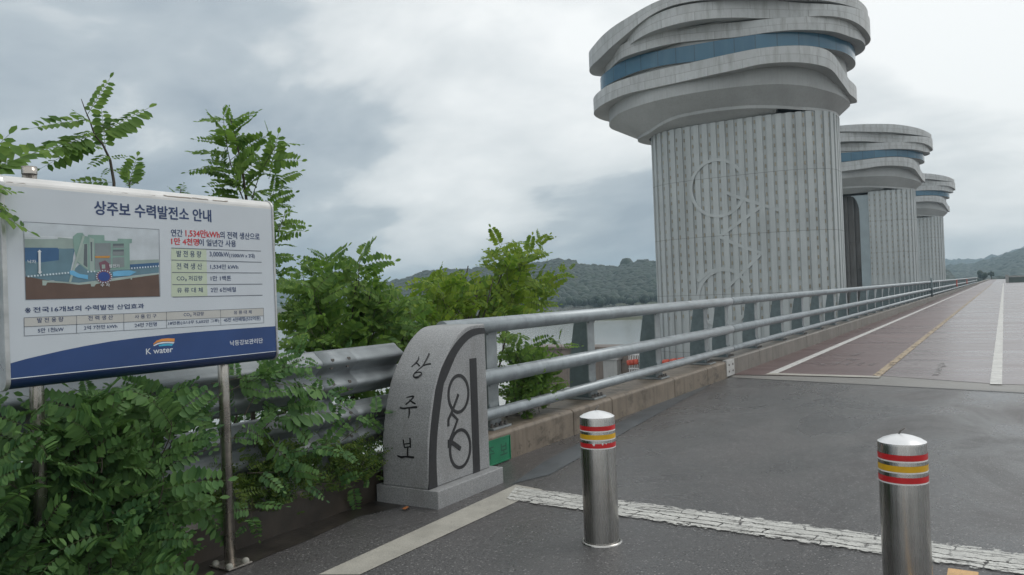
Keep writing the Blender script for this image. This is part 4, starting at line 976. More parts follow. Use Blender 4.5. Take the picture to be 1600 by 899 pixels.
# first tower: fully fluted pier with the bicycle in relief
tw = empty('weir_tower', (-14.24, YC, -8)); tag(tw, 'concrete weir tower with wavy banded head and bicycle relief on its ribbed pier', 'tower', 'weir towers')
SH = [superell(-13.98, 5.72, YC, 3.2, 3.0, -2*math.pi*k/120) for k in range(121)][::-1]
ol, rec = fluted_outline(SH)
b = MB(); b.prism([(p_.x, p_.y) for p_ in ol], -9, SHT, 'z'); b.build('fluted_pier', M['tower_conc'], tw)
b = MB(); amber(b, [r_ for r_ in rec if r_[1].y < .3], -.6, SHT-.3); o = b.build('amber_lamps', M['amber'], tw); tag(o, kind='stuff')
b = MB()
def relief(pts, wd=.19):
    """raised bars lying on the fluted face"""
    pts = [Vector(p_) for p_ in pts]
    A = []; B = []
    for i, p_ in enumerate(pts):
        d = (pts[min(i+1, len(pts)-1)] - pts[max(i-1, 0)]); n_ = Vector((-d.z, 0, d.x)).normalized()*wd/2
        A.append(p_+n_); B.append(p_-n_)
    n_ = len(pts); f_ = Vector((0, -.02, 0)); k_ = Vector((0, .12, 0))
    vs = [a+f_ for a in A]+[c+f_ for c in B]+[a+k_ for a in A]+[c+k_ for c in B]; fs = []
    for i in range(n_-1): fs += [(i, i+1, n_+i+1, n_+i), (i, 2*n_+i, 2*n_+i+1, i+1), (n_+i, n_+i+1, 3*n_+i+1, 3*n_+i)]
    fs += [(0, n_, 3*n_, 2*n_), (n_-1, 2*n_-1+0, 4*n_-1, 3*n_-1)]
    b.add(vs, fs)
def ring_pts(c, e_, t_, a0=0, a1=360, n_=36):
    c, e_, t_ = Vector(c), Vector(e_), Vector(t_)
    return [c + (e_-c)*math.cos(R(a)) + (t_-c)*math.sin(R(a)) for a in np.linspace(a0, a1, n_+1)]
relief(ring_pts((-14.7078,48.2005,7.5688), (-13.027,48.2116,7.5515), (-14.7564,48.2011,9.3091)))
relief([(-14.4381,48.2045,7.3842), (-13.5153,48.2038,6.9017), (-12.4645,48.229,6.4557), (-10.9587,48.3903,5.8348)]); relief([(-12.1007,48.2504,6.2319), (-13.2642,48.2079,5.4817), (-14.7118,48.2029,4.5759)])
relief([(-14.7118,48.2029,4.5759), (-13.7099,48.2045,4.0379), (-11.9951,48.2609,3.3154)]); relief([(-12.2897,48.2373,3.3322), (-13.3924,48.2056,2.3102), (-14.4475,48.2029,1.3399)])
relief([(-16.2107,48.2417,1.8824), (-15.4424,48.2116,2.4856), (-14.5539,48.2016,2.6003), (-13.7759,48.2026,2.4061), (-12.965,48.2129,1.5182)])
relief(ring_pts((-14.6279,48.2022,0.7963), (-13.0273,48.2096,0.9028), (-14.637,48.2038,2.5258)))
b.build('bicycle_relief', M['tower_conc'], tw)
cap_parts(tw); mast(tw)
# the other two: piers with a gate slot behind a fluted nose
t2 = empty('weir_tower', (-14.24, YC+50, -8)); tag(t2, 'weir tower with dark gate slot, half hidden behind the tower with the bicycle relief', 'tower', 'weir towers')
nose = [p_ for p_ in [superell(-13.98, 5.72, YC, 3.2, 3.0, 2*math.pi*k/240) for k in range(-120, 121)] if p_[0] > -12.75]
def shift(p_): return (p_[0], p_[1]+50)
ol, rec2 = fluted_outline([shift(p_) for p_ in nose])
b = MB(); pts = [(p_.x, p_.y) for p_ in ol]
b.prism(pts + [(-12.75, pts[-1][1]-.05), (-12.75, pts[0][1]+.05)], -9, SHT, 'z'); b.build('fluted_pier', M['tower_conc'], t2)
b = MB(); amber(b, [r_ for r_ in rec2 if r_[1].y < .3], 2.0, SHT-.3, .6); o = b.build('amber_lamps', M['amber'], t2); tag(o, kind='stuff')
yn, yf = YC+50-3.12, YC+50+3.12
b = MB()
# smooth pier wall with a rounded corner at the head of the slot, front and back
arch = [(-12.76, -9), (-13.75, -9), (-13.70, 9.2)] + [(-13.70-.9*(1-math.cos(R(a))), 9.2+2.1*math.sin(R(a))) for a in (15, 30, 45, 60, 75, 90)] + [(-12.76, 11.3)]
for ya, yb in ((yn, yn+.9), (yf-.9, yf)): b.prism(arch, ya, yb, 'y')
b.build('pier_wall', M['blue_conc'], t2)
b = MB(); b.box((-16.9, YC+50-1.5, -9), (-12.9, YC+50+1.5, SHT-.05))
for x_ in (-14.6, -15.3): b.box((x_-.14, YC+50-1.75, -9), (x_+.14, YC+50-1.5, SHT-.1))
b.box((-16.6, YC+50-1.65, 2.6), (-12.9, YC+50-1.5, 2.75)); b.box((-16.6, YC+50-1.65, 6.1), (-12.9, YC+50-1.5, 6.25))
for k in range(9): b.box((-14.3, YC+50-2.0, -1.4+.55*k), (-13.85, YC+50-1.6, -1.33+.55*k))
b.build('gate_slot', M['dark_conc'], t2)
back = [p_ for p_ in [superell(-14.24, 5.95, YC+50, 3.2, 3.0, 2*math.pi*k/240) for k in range(0, 241)] if p_[0] < -15.9]
b = MB(); b.prism(back, -9, SHT, 'z'); b.build('rear_pier', simple('pale_green_coating', (.33, .41, .39), .5, 0, .08, .4), t2)
# same head as the first tower
for ch in list(tw.children):
    if ch.name.split('.')[0] in ('soffit_bowl', 'soffit_lip', 'bowl_rim', 'cladding_band', 'glazed_band', 'roof_band', 'roof', 'bearing', 'beacon'):
        c = ch.copy(); COL.objects.link(c); c.parent = t2; c.matrix_parent_inverse = ch.matrix_parent_inverse.copy()
t3 = copy_tree(t2, None, (0, 50, 0)); tag(t3, 'most distant and smallest weir tower, last of the three along the bridge', 'tower', 'weir towers')

# ------------------------------------------------------------------ works at the foot of the first tower
b = MB(); b.box((-27, 45.6, -9), (-19.3, 47.6, -2.15)); b.box((-27, 45.4, -2.15), (-19.3, 47.6, -2.0)); o = b.build('retaining_wall', M['wall_brown'], None, .03); tag(o, 'brown concrete wall by the river seen under the railing', 'wall')
b = MB(); b.box((-21.35, 44.9, -9), (-20.4, 45.55, -2.75)); b.box((-21.45, 44.8, -2.78), (-20.3, 45.6, -2.6)); o = b.build('concrete_pillar', M['wall_grey'], None, .02); tag(o, 'square pale concrete pillar against the brown river wall', 'pillar')
b = MB(); b.box((-24, 38, -9), (-18.4, 44.7, -4.5)); o = b.build('concrete_apron', simple('pale_slab', (.50, .52, .53), .35, 0, .1, .6), None); tag(o, 'pale flat concrete apron in front of the brown river wall', 'apron')
fn = empty('railing_fence', (-19.4, 45.2, -4.5)); tag(fn, 'small white upright-bar fence by the orange float', 'fence')
b = MB()
for k in range(7): b.tube([(-19.75+.11*k, 45.3, -4.5), (-19.75+.11*k, 45.3, -2.35)], .022, 6)
b.build('bars', M['fence_white'], fn)
b = MB(); b.box((-19.8, 45.27, -3.35), (-19.0, 45.33, -3.28)); b.box((-19.8, 45.27, -2.5), (-19.0, 45.33, -2.43)); b.build('crossbar', M['fence_white'], fn)
def boom(x0, x1, z0, z1, y_):
    root = empty('float_boom', ((x0+x1)/2, y_, min(z0, z1)))
    b = MB(); n_ = 3
    for k in range(n_):
        a = k/n_+.01; c = (k+1)/n_-.01
        P_ = lambda s: (x0+(x1-x0)*s, y_, z0+(z1-z0)*s)
        b.tube([P_(a), P_(a+.03), P_(c-.03), P_(c)], [.10, .17, .17, .10], 12)
    b.build('float', M['orange'], root); 
    b = MB(); b.tube([(x0-.3, y_, z0-.05), (x1+.3, y_, z1-.05)], .03, 6); b.build('cable', M['bolt'], root)
    return root
tag(boom(-17.8, -16.35, -2.98, -2.80, 45.8), 'orange-red float boom lying beside the foot of the relief tower', 'float')
tag(boom(-19.75, -19.05, -2.95, -2.85, 45.0), 'short orange float hung on the white fence', 'float')
b = MB(); b.box((-19.25, 44.9, -9), (-15.5, 48.0, -3.4)); o = b.build('pier_footing', M['wall_brown'], None, .03); tag(o, 'brown concrete footing at the foot of the relief tower', 'footing')

# far end of the bridge: low wall on the right side
wl = empty('parapet_wall', (6, 184, 0)); tag(wl, 'low dark green parapet wall closing the road lane far ahead', 'wall')
b = MB(); b.box((.65, 183, -.01), (16, 184, 1.05)); b.build('wall_body', simple('green_grey_wall', (.085, .11, .10), .7, 0, .2, .7), wl)
b = MB(); b.box((.55, 182.9, 1.05), (16, 184.1, 1.35)); b.build('coping', M['wall_grey'], wl)
b = MB(); b.box((.4, 182.6, -.01), (.95, 184.2, 1.6)); b.build('end_pillar', M['wall_grey'], wl)

# ------------------------------------------------------------------ wooded hills
def lump_mesh(name, centers, radii, mat_, flat=.8, label=None):
    bm = bmesh.new(); bmesh.ops.create_icosphere(bm, subdivisions=2, radius=1)
    bv = np.array([v.co[:] for v in bm.verts]); bf = np.array([[v.index for v in f.verts] for f in bm.faces]); bm.free()
    n_ = len(centers); nv = len(bv)
    V = np.empty((n_, nv, 3)); 
    for i in range(n_):
        jit = 1 + .22*(rng.random(nv)-.5); a = rng.random()*6.28; ca, sa = math.cos(a), math.sin(a)
        q_ = bv*jit[:, None]*radii[i]; V[i, :, 0] = q_[:, 0]*ca-q_[:, 1]*sa; V[i, :, 1] = q_[:, 0]*sa+q_[:, 1]*ca; V[i, :, 2] = q_[:, 2]*flat*(1+.5*rng.random())
        V[i] += centers[i]
    F_ = (bf[None]+np.arange(n_)[:, None, None]*nv).reshape(-1, 3)
    me = bpy.data.meshes.new(name); me.vertices.add(n_*nv); me.vertices.foreach_set('co', V.ravel())
    me.loops.add(len(F_)*3); me.loops.foreach_set('vertex_index', F_.ravel().astype(np.int32)); me.polygons.add(len(F_))
    me.polygons.foreach_set('loop_start', np.arange(0, len(F_)*3, 3, dtype=np.int32)); me.update(calc_edges=True); me.validate()
    me.polygons.foreach_set('use_smooth', [True]*len(F_)); me.materials.append(mat_); o = bpy.data.objects.new(name, me); COL.objects.link(o); return o
forest = leaf_mat('forest', (.010, .022, .016), (.014, .030, .020), (.022, .042, .024), .04)
def hill(sky_pts, r0, r1, dens, rad_, z0=-4.):
    """sky_pts: (azimuth, tangent of elevation) of the ridge seen from the road's end"""
    az = np.array([p_[0] for p_ in sky_pts]); el = np.array([p_[1] for p_ in sky_pts])
    cs = []; rs = []
    n_ = int(dens)
    for _ in range(n_):
        a = rng.uniform(az[0], az[-1]); s = rng.random()**.8; rr = r0+(r1-r0)*s
        ridge = 1.55+np.interp(a, az, el)*r1
        z_ = z0+(ridge-z0)*(s**.75); rd = rad_*rng.uniform(.6, 1.25)
        cs.append((rr*math.sin(R(a)), rr*math.cos(R(a)), z_-rd*.95)); rs.append(rd)
    # hill body underneath
    b = MB(); m_ = 120; k_ = 10
    vs = []
    for i in range(m_+1):
        a = az[0]+(az[-1]-az[0])*i/m_; ridge = 1.55+np.interp(a, az, el)*r1
        for j in range(k_+1):
            s = j/k_; rr = r0+(r1-r0)*s; vs.append((rr*math.sin(R(a)), rr*math.cos(R(a)), z0-2.5+(ridge-rad_*1.0-z0)*(s**.75)))
        vs.append(((r1*1.25)*math.sin(R(a)), (r1*1.25)*math.cos(R(a)), z0-4))
    q_ = k_+2
    b.add(vs, [(i*q_+j, (i+1)*q_+j, (i+1)*q_+j+1, i*q_+j+1) for i in range(m_) for j in range(q_-1)], 0, True)
    return b, cs, rs
H1 = [(-42.6872,0.0172), (-40.8913,0.0184), (-39.7525,0.0225), (-38.8312,0.0283), (-37.7726,0.0325), (-36.3022,0.034), (-34.6911,0.0338), (-33.0699,0.036), (-31.6811,0.0366), (-30.2923,0.0373), (-29.1321,0.0397), (-28.3437,0.0416), (-27.7458,0.0412), (-27.0678,0.0358), (-25.7017,0.0316), (-24.1084,0.0305), (-23.1941,0.0338), (-22.2931,0.0331), (-21.6151,0.0349), (-18.0701,0.036), (-13.7906,0.0353), (-9.7181,0.0301), (-5.8766,0.0206), (-2.9882,0.0059)]
b, cs, rs = hill(H1, 410, 560, 7000, 4.8)
o = b.build('hills', simple('hill_floor', (.02, .03, .014), .9)); tag(o, kind='structure')
# a few taller crowns on the skyline
for px_az, e_, r_ in (((-28.2959,0.0424), 0, 7.5), ((-23.4581,0.0372), 0, 5), ((-22.3345,0.0347), 0, 7)):
    a, el = px_az; cs.append((556*math.sin(R(a)), 556*math.cos(R(a)), 1.55+el*556-r_*.9)); rs.append(r_)
o = lump_mesh('forest', cs, rs, forest); tag(o, 'dark wooded hillside across the river', kind='stuff')
H2 = [(-53.6938,0.0214), (-50.4402,0.0226), (-47.9139,0.0235), (-46.1908,0.0248), (-44.0099,0.0211), (-41.7926,0.0174), (-39.0874,0.0149), (-36.3473,0.0131)]
b, cs, rs = hill(H2, 1250, 1600, 2600, 14)
o = b.build('hills', bpy.data.materials['hill_floor']); tag(o, kind='structure')
o = lump_mesh('forest', cs, rs, forest); tag(o, 'faint distant wooded ridge low behind the bushes', kind='stuff')
H3 = [(-4.4189,0.0107), (-3.3335,0.0111), (-2.621,0.0119), (-1.9182,0.0127), (-1.2236,0.0142), (-0.6035,0.0171), (0.1449,0.0211), (0.8158,0.0252), (1.8002,0.0295), (3.6983,0.0352), (6.0841,0.036)]
b, cs, rs = hill(H3, 800, 1200, 2600, 11)
o = b.build('hills', bpy.data.materials['hill_floor']); tag(o, kind='structure')
o = lump_mesh('forest', cs, rs, forest); tag(o, 'hazy wooded hill beyond the far end of the bridge', kind='stuff')
H4 = [(-4.4065,0.0164), (-2.9623,0.0179), (-2.2548,0.0186), (-1.5615,0.0173), (-0.1921,0.0201), (0.8158,0.0252), (1.3432,0.0274), (2.4342,0.0275), (4.2906,0.0267)]
b, cs, rs = hill(H4, 1600, 2050, 1800, 18)
o = b.build('hills', bpy.data.materials['hill_floor']); tag(o, kind='structure')
o = lump_mesh('forest', cs, rs, forest); tag(o, 'pale far mountain ridge behind the hill at the bridge end', kind='stuff')
cs = []; rs = []
for _ in range(260):
    a = rng.uniform(-45, -17); rr = rng.uniform(372, 400); cs.append((rr*math.sin(R(a)), rr*math.cos(R(a)), -3.2+rng.uniform(-.8, .6))); rs.append(rng.uniform(.8, 2.4))
for _ in range(160):
    a = rng.uniform(-2, 1.6); rr = rng.uniform(390, 440); cs.append((rr*math.sin(R(a)), rr*math.cos(R(a)), -2.4+rng.uniform(-1, 1.2))); rs.append(rng.uniform(1.5, 2.8))
o = lump_mesh('undergrowth', cs, rs, forest); tag(o, 'low scrub along the far river bank', kind='stuff')
for (px_az, rr, r_, lab) in (((-1.045,0.0015), 360, 1.7, 'round dark tree at the far end of the bridge'), ((-0.6019,0.0019), 360, 1.0, 'slim dark tree beside the round one at the bridge end'), ((-25.6177,-0.0126), 365, 3.0, 'small round tree alone on the far river bank')):
    a, el = px_az; x_, y_ = rr*math.sin(R(a)), rr*math.cos(R(a)); zc = 1.55+el*rr
    tr = empty('tree', (x_, y_, -4)); tag(tr, lab, 'tree')
    cs = [(x_+rng.normal()*r_*.45, y_+rng.normal()*r_*.45, zc+rng.normal()*r_*.35) for _ in range(14)]
    o = lump_mesh('crown', cs, [r_*rng.uniform(.35, .6) for _ in cs], forest); put(o, tr)
    b = MB(); b.tube([(x_, y_, -5.), (x_, y_, zc)], [.3, .12], 8); b.build('trunk', M['stem'], tr)

# ------------------------------------------------------------------ locust foliage
LEAFLET = np.array([(0, 0, 0), (.28, .34, .05), (.68, .40, .05), (1, .06, -.04), (.68, -.40, .05), (.28, -.34, .05), (.5, 0, -.03)])
LF = np.array([(0, 1, 6), (1, 2, 6), (2, 3, 6), (3, 4, 6), (4, 5, 6), (5, 0, 6)])
class Foliage:
    def __init__(s): s.V = []; s.n = 0; s.st = MB()
    def leaf(s, root, tip, pairs=8, ll=None, droop=.12, up=None, wid=.62):
        root = np.array(root, float); tip = np.array(tip, float); ax = tip-root; Ln = np.linalg.norm(ax)
        if Ln < 1e-4: return
        ax /= Ln; up = np.array([.50, -.38, .62])+rng.normal(0, .28, 3) if up is None else np.array(up, float)
        if abs(ax@up) > .93: up = np.array([1., .2, 0])
        side = np.cross(ax, up); side /= np.linalg.norm(side); nrm = np.cross(side, ax)
        ll = ll or Ln*.235
        def pt(t_): return root + ax*Ln*t_ + np.array([0, 0, -1.])*droop*Ln*(t_*t_-t_*.6)
        items = [(.16+.80*k/pairs, sg) for k in range(pairs) for sg in (-1, 1)] + [(1., 0)]
        fold = rng.uniform(-.25, .45)
        for t_, sg in items:
            l_ = ll*(.72+.40*math.sin(math.pi*min(1, t_+.12)))*rng.uniform(.88, 1.1)
            if sg == 0: d = ax.copy(); nn = nrm
            else:
                d = side*sg*rng.uniform(.85, 1.05)+ax*rng.uniform(.15, .42)+nrm*(-fold+rng.uniform(-.15, .15)); d /= np.linalg.norm(d); nn = nrm+rng.normal(0, .16, 3)
            ws = np.cross(nn, d); ws /= np.linalg.norm(ws); nn = np.cross(d, ws)
            q_ = LEAFLET*np.array([1, wid, 1])*l_
            s.V.append(pt(t_) + q_[:, :1]*d + q_[:, 1:2]*ws + q_[:, 2:]*nn); s.n += 1
        s.st.tube([pt(0), pt(.5), pt(1)], [Ln*.0065, Ln*.005, Ln*.003], 4, 1, False)
    def shoot(s, base, tip, nleaf=9, size=.22, r=.006, start=.3, bend=.12, pairs=8, sp=1.0):
        base = np.array(base, float); tip = np.array(tip, float); d = tip-base; Ln = np.linalg.norm(d)
        off = rng.normal(0, bend*Ln, 3); off[2] = abs(off[2])*.6
        P_ = lambda t_: base + d*t_ + off*math.sin(math.pi*t_)
        s.st.tube([P_(t_) for t_ in np.linspace(0, 1, 7)], [r*.75*(1-.75*t_) for t_ in np.linspace(0, 1, 7)], 6, 0, False)
        ax = d/max(Ln, 1e-6); ph = rng.uniform(0, 6.28)
        a1 = np.cross(ax, [0.3, .2, 1.]); a1 /= np.linalg.norm(a1); a2 = np.cross(ax, a1)
        for k in range(nleaf):
            t_ = start+(1-start)*(k+.5)/nleaf; an = ph+2.4*k
            out = a1*math.cos(an)+a2*math.sin(an); dr = out*sp+ax*rng.uniform(.25, .8); dr[2] = dr[2]*.75+rng.uniform(-.1, .25)
            dr /= np.linalg.norm(dr); sz = size*rng.uniform(.7, 1.15)*(1.-.35*(t_ > .9))
            rt = P_(t_); s.leaf(rt, rt+dr*sz, pairs=int(round(pairs*rng.uniform(.8, 1.15))), droop=rng.uniform(.05, .35))
    def build(s, root, leafm, stemm=None):
        V = np.concatenate(s.V); n_ = s.n; F_ = (LF[None]+np.arange(n_)[:, None, None]*7).reshape(-1, 3)
        me = bpy.data.meshes.new('foliage'); me.vertices.add(len(V)); me.vertices.foreach_set('co', V.astype(np.float32).ravel())
        me.loops.add(len(F_)*3); me.loops.foreach_set('vertex_index', F_.ravel().astype(np.int32)); me.polygons.add(len(F_))
        me.polygons.foreach_set('loop_start', np.arange(0, len(F_)*3, 3, dtype=np.int32)); me.polygons.foreach_set('use_smooth', [True]*len(F_))
        me.update(calc_edges=True); me.materials.append(leafm); o = bpy.data.objects.new('foliage', me); COL.objects.link(o); put(o, root)
        s.st.build('stem', [stemm or M['stem'], M['stem_green']], root, recalc=False)
def inside(poly, y_, z_):
    c = False; j = len(poly)-1
    for i in range(len(poly)):
        (yi, zi), (yj, zj) = poly[i], poly[j]
        if (zi > z_) != (zj > z_) and y_ < (yj-yi)*(z_-zi)/(zj-zi)+yi: c = not c
        j = i
    return c
def bush(poly, xc, xr, base, n_, label, leafm, size=.22, grp='locust shrubs along the river bank', nleaf=7, pairs=8, trunk=True, shr=(.35, .75), updir=.35):
    """shoots ending inside an outline (y, z) at distance xc from the road, over a depth of +-xr"""
    root = empty('locust_shrub', base); tag(root, label, 'shrub', grp); F = Foliage()
    ys = [p_[0] for p_ in poly]; zs = [p_[1] for p_ in poly]; k = 0; jit_ = .10
    ctr_ = np.array([xc, sum(ys)/len(ys), min(zs)])
    while k < n_:
        y_, z_ = random.uniform(min(ys), max(ys)), random.uniform(min(zs), max(zs))
        if not inside(poly, y_, z_): continue
        y_ += random.gauss(0, .05); z_ += random.gauss(0, .06)
        x_ = xc+random.uniform(-xr, xr)
        if xc > -4.02 and y_ > 2.7: x_ = min(x_, -4.06); y_ = min(y_, 3.02)
        sc_ = (x_)/xc               # keep the outline's apparent size through the depth
        tip = np.array([x_, y_*1., z_]); ln = random.uniform(*shr)
        dr = (ctr_-tip)*np.array([.5, 1, 1]); dr /= max(1e-6, np.linalg.norm(dr)); dr = dr*.7+np.array([random.uniform(-.3, .3), random.uniform(-.3, .3), -updir]); dr /= np.linalg.norm(dr)
        F.shoot(tip+dr*ln, tip, nleaf, size, .005, .15, .10, pairs); k += 1
    if trunk:
        bz = np.array(base, float)
        for _ in range(7):
            y_, z_ = random.uniform(min(ys)*.7+max(ys)*.3, max(ys)*.7+min(ys)*.3), min(zs)+(max(zs)-min(zs))*random.uniform(.45, .8)
            tp = np.array([xc+random.uniform(-xr, xr)*.6, y_, z_]); mid = bz*.5+tp*.5+rng.normal(0, .08, 3)
            F.st.tube([bz+rng.normal(0, .03, 3)*[1, 1, 0], mid, tp], [.022, .015, .006], 7, 0, False)
    F.build(root, leafm); return root
PA = [(1.7773,1.1184), (1.8861,1.1326), (2.0578,1.078), (2.2793,1.1047), (2.6341,1.093), (2.8296,1.0214), (2.8673,0.9249), (2.7203,0.8049), (2.741,0.6228), (2.887,0.3718), (2.8383,0.2027), (2.5607,0.145), (2.3108,0.0931), (1.7523,0.2841)]
bush(PA, -4.0, .17, (-4.3, 2.2, -.05), 88, 'dense dark green locust thicket under the information sign', M['leaf_dark'], .31, nleaf=6, shr=(.2, .55), pairs=9)
PD = [(4.5609,1.5132), (4.6679,1.7226), (4.8772,1.8744), (5.1135,2.0295), (5.3153,2.0473), (5.5647,1.9543), (5.7753,1.715), (6.1523,1.6172), (6.2283,1.2002), (5.8264,0.9805), (5.0636,1.0485), (4.4909,1.1775)]
bush(PD, -5.1, .35, (-5.3, 5.0, -.6), 54, 'rounded green locust bush behind the guardrail between sign and stone', M['leaf_mid'], .33, nleaf=7, shr=(.25, .55), pairs=9)
PE = [(6.3964,1.587), (6.6708,1.7171), (7.3197,1.8211), (7.6489,1.9491), (8.2882,2.0852), (8.788,2.1559), (8.8964,1.8681), (9.5483,1.7849), (9.3797,1.4823), (8.3827,1.3232), (7.2822,1.2446), (6.4735,1.1201), (6.081,1.3383)]
be = bush(PE, -5.3, .35, (-5.6, 6.8, -.8), 48, 'yellow-green locust bush behind the stone with a long shoot reaching over the rail', M['leaf_yel'], .34, nleaf=7, shr=(.25, .6), pairs=9)
PF = [(6.8074,1.0948), (7.6691,1.1068), (7.9834,0.941), (7.8993,0.657), (7.6192,0.4739), (6.9418,0.3926), (6.6522,0.5932), (6.7337,0.9061)]
bush(PF, -4.32, .17, (-4.6, 7.0, -.1), 42, 'green locust sprig growing through the bridge railing next to the stone', M['leaf_mid'], .25, shr=(.15, .35), nleaf=5)
# low sprigs at the foot of the railing
PF2 = [(7.1738,0.2514), (8.6711,0.3237), (9.7987,0.2864), (9.789,0.1842), (8.3239,0.1541), (7.165,0.1302)]
bush(PF2, -4.6, .12, (-4.75, 8.0, -.2), 16, 'low creeping locust sprigs on the kerb under the railing', M['leaf_dark'], .15, shr=(.1, .2), nleaf=4, trunk=False)
PB = [(2.1176,1.171), (4.3325,1.1146), (5.9983,1.0899), (5.9195,-0.2523), (4.2773,-0.0809), (2.0868,0.1245)]
bush(PB, -4.95, .3, (-5.0, 3.4, -.3), 110, 'deep green locust thicket behind the guardrail, seen in the gaps between its beams', M['leaf_dark'], .26, nleaf=7, shr=(.25, .5))
# branch in front of the guardrail, right of the sign post
F = Foliage(); root = empty('locust_shrub', (-4.15, 2.9, .2)); tag(root, 'loose locust branches in front of the guardrail, crossing the bare sign post', 'shrub', 'locust shrubs along the river bank')
def XP(p_, x_): return np.array([x_, p_[0], p_[1]])
F.shoot(XP((2.7082,0.6157), -4.08), XP((3.6168,0.8011), -4.05), 7, .20, .006, .45, .03)
F.shoot(XP((2.9834,0.9404), -4.1), XP((3.8595,1.1653), -4.05), 9, .22, .006, .3, .04)
F.shoot(XP((3.1227,1.0754), -4.1), XP((3.566,1.0655), -4.1), 6, .2, .005, .2, .04)
F.shoot(XP((2.7752,0.9704), -4.1), XP((3.0372,0.8616), -4.0), 6, .2, .005, .2, .04)
for a, c in (((3.0019,0.3823), (3.1354,0.1199)), ((2.8697,0.4888), (3.0756,0.1951)), ((3.4779,0.6666), (3.2833,0.8003)), ((3.5038,0.662), (3.7637,0.3798)), ((3.6168,0.8011), (4.0832,0.7843)), ((3.6191,0.8511), (3.8207,0.6056)), ((3.5733,1.0242), (3.998,0.9391))):
    F.leaf(XP(a, -4.05), XP(c, -4.0), 8, droop=.1)
F.build(root, M['leaf_dark'])
F = Foliage(); root = empty('locust_shrub', (-4.12, 3.7, .25)); tag(root, 'low locust spray lying over the dark kerb between sign post and granite stone', 'shrub', 'locust shrubs along the river bank')
for a, c in (((3.4419,0.6289), (3.8362,0.9049)), ((3.5414,0.5273), (4.1221,0.5486)), ((3.3845,0.4775), (3.7276,0.426)), ((3.3756,0.8435), (3.5268,1.1322))):
    F.shoot(XP(a, -4.12), XP(c, -4.05), 7, .22, .005, .15, .05)
for a, c in (((3.8154,0.4729), (4.3812,0.4551)), ((3.6949,0.3263), (4.4615,0.1246)), ((3.4275,0.3053), (3.3106,0.1459)), ((3.6618,0.8003), (4.1428,0.9565)), ((3.8986,0.9849), (4.371,0.6707)), ((4.2504,0.5257), (4.6656,0.6982)), ((3.5717,1.1905), (3.8247,1.0594))):
    F.shoot(XP(a, -4.14), XP(c, -4.06), 5, .20, .004, .1, .06)
F.build(root, M['leaf_dark'])
# sapling over the left part of the sign
F = Foliage(); root = empty('locust_sapling', (-4.6, 2.5, 0)); tag(root, 'thin locust sapling with long feather leaves rising above the picture on the sign', 'sapling')
xb = -4.6
st = [(2.8456,1.7969), (2.8565,2.3261), (2.8367,2.461), (2.7914,2.5524), (2.7452,2.5959), (2.7169,2.6836), (2.6916,2.7405), (2.6706,2.8014)]
base_ = XP(st[0], xb); F.st.tube([(xb, base_[1]-.02, -.3), tuple(base_)] + [tuple(XP(p_, xb)) for p_ in st[1:]], [.014, .011, .009, .008, .006, .005, .004, .003, .002], 8, 0, False)
for a, c, pr_ in (((2.7051,2.6817), (2.3904,2.6005), 8), ((2.7454,2.5998), (2.3505,2.4259), 11), ((2.7523,2.5739), (2.475,2.387), 8), ((2.791,2.5407), (2.5071,2.4866), 9), ((2.6981,2.7034), (2.8011,2.9389), 8), ((2.7532,2.5971), (3.1112,2.8354), 10), ((2.8103,2.5161), (2.8323,2.7928), 9),
                  ((2.837,2.4689), (2.9462,2.4985), 5), ((2.8523,2.3257), (2.6273,2.3183), 7), ((2.835,2.4139), (2.7765,2.3568), 5), ((2.7166,2.6759), (2.5579,2.6944), 6), ((2.7382,2.6218), (2.5905,2.5615), 7), ((2.8218,2.4982), (2.6875,2.3968), 6), ((2.8545,2.3847), (2.9735,2.4299), 6),
                  ((2.9477,2.3073), (3.0867,2.5409), 7), ((2.9479,2.3153), (2.9187,2.4394), 6), ((2.9653,2.325), (3.074,2.4415), 6), ((2.9307,2.3057), (3.0141,2.362), 6), ((3.3082,2.3076), (3.4085,2.3811), 5), ((3.284,2.297), (3.2243,2.3335), 5), ((3.3318,2.297), (3.4361,2.3277), 5)):
    j = rng.uniform(-.12, .12); F.leaf(XP(a, xb), XP(c, xb+j), pr_, droop=rng.uniform(-.05, .12), up=(.55, -.3, .8))
for x_, y_ in ((200, 292), (282, 304)): pass
F.st.tube([(xb, base_[1], base_[2]+.3), tuple(XP((2.955,2.2761), xb)), tuple(XP((2.9616,2.3406), xb))], [.006, .005, .003], 6, 0, False)
F.st.tube([(xb, base_[1]+.1, base_[2]+.1), tuple(XP((3.3062,2.2567), xb)), tuple(XP((3.3234,2.3259), xb))], [.006, .005, .003], 6, 0, False)
F.build(root, M['leaf_mid'])
# sapling behind the right end of the sign
F = Foliage(); root = empty('locust_sapling', (-4.5, 3.55, 0)); tag(root, 'leafy dense locust sapling standing behind the board by its data table', 'sapling')
xb = -4.5
trunk_ = [(3.7611,1.1696), (3.789,1.7984), (3.7755,2.2491), (3.7429,2.516), (3.6969,2.7114), (3.6593,2.8389)]
F.st.tube([(xb, trunk_[0][0], -.3)] + [tuple(XP(p_, xb)) for p_ in trunk_], [.018, .016, .013, .010, .007, .005, .003], 8, 0, False)
F.shoot(XP((3.7846,2.2046), xb), XP((3.6388,2.8576), xb-.05), 20, .29, .007, .12, .03, 9)
F.shoot(XP((3.7826,2.1593), xb), XP((3.9911,2.7082), xb+.1), 10, .27, .006, .2, .04, 9)
F.shoot(XP((3.7643,2.2482), xb), XP((3.5674,2.5392), xb-.1), 10, .25, .005, .2, .04, 8)
F.shoot(XP((3.785,1.7082), xb), XP((4.0403,2.2222), xb+.1), 14, .25, .006, .15, .04, 8)
F.shoot(XP((3.783,1.6631), xb), XP((4.0978,2.4154), xb-.05), 12, .25, .006, .3, .05, 8)
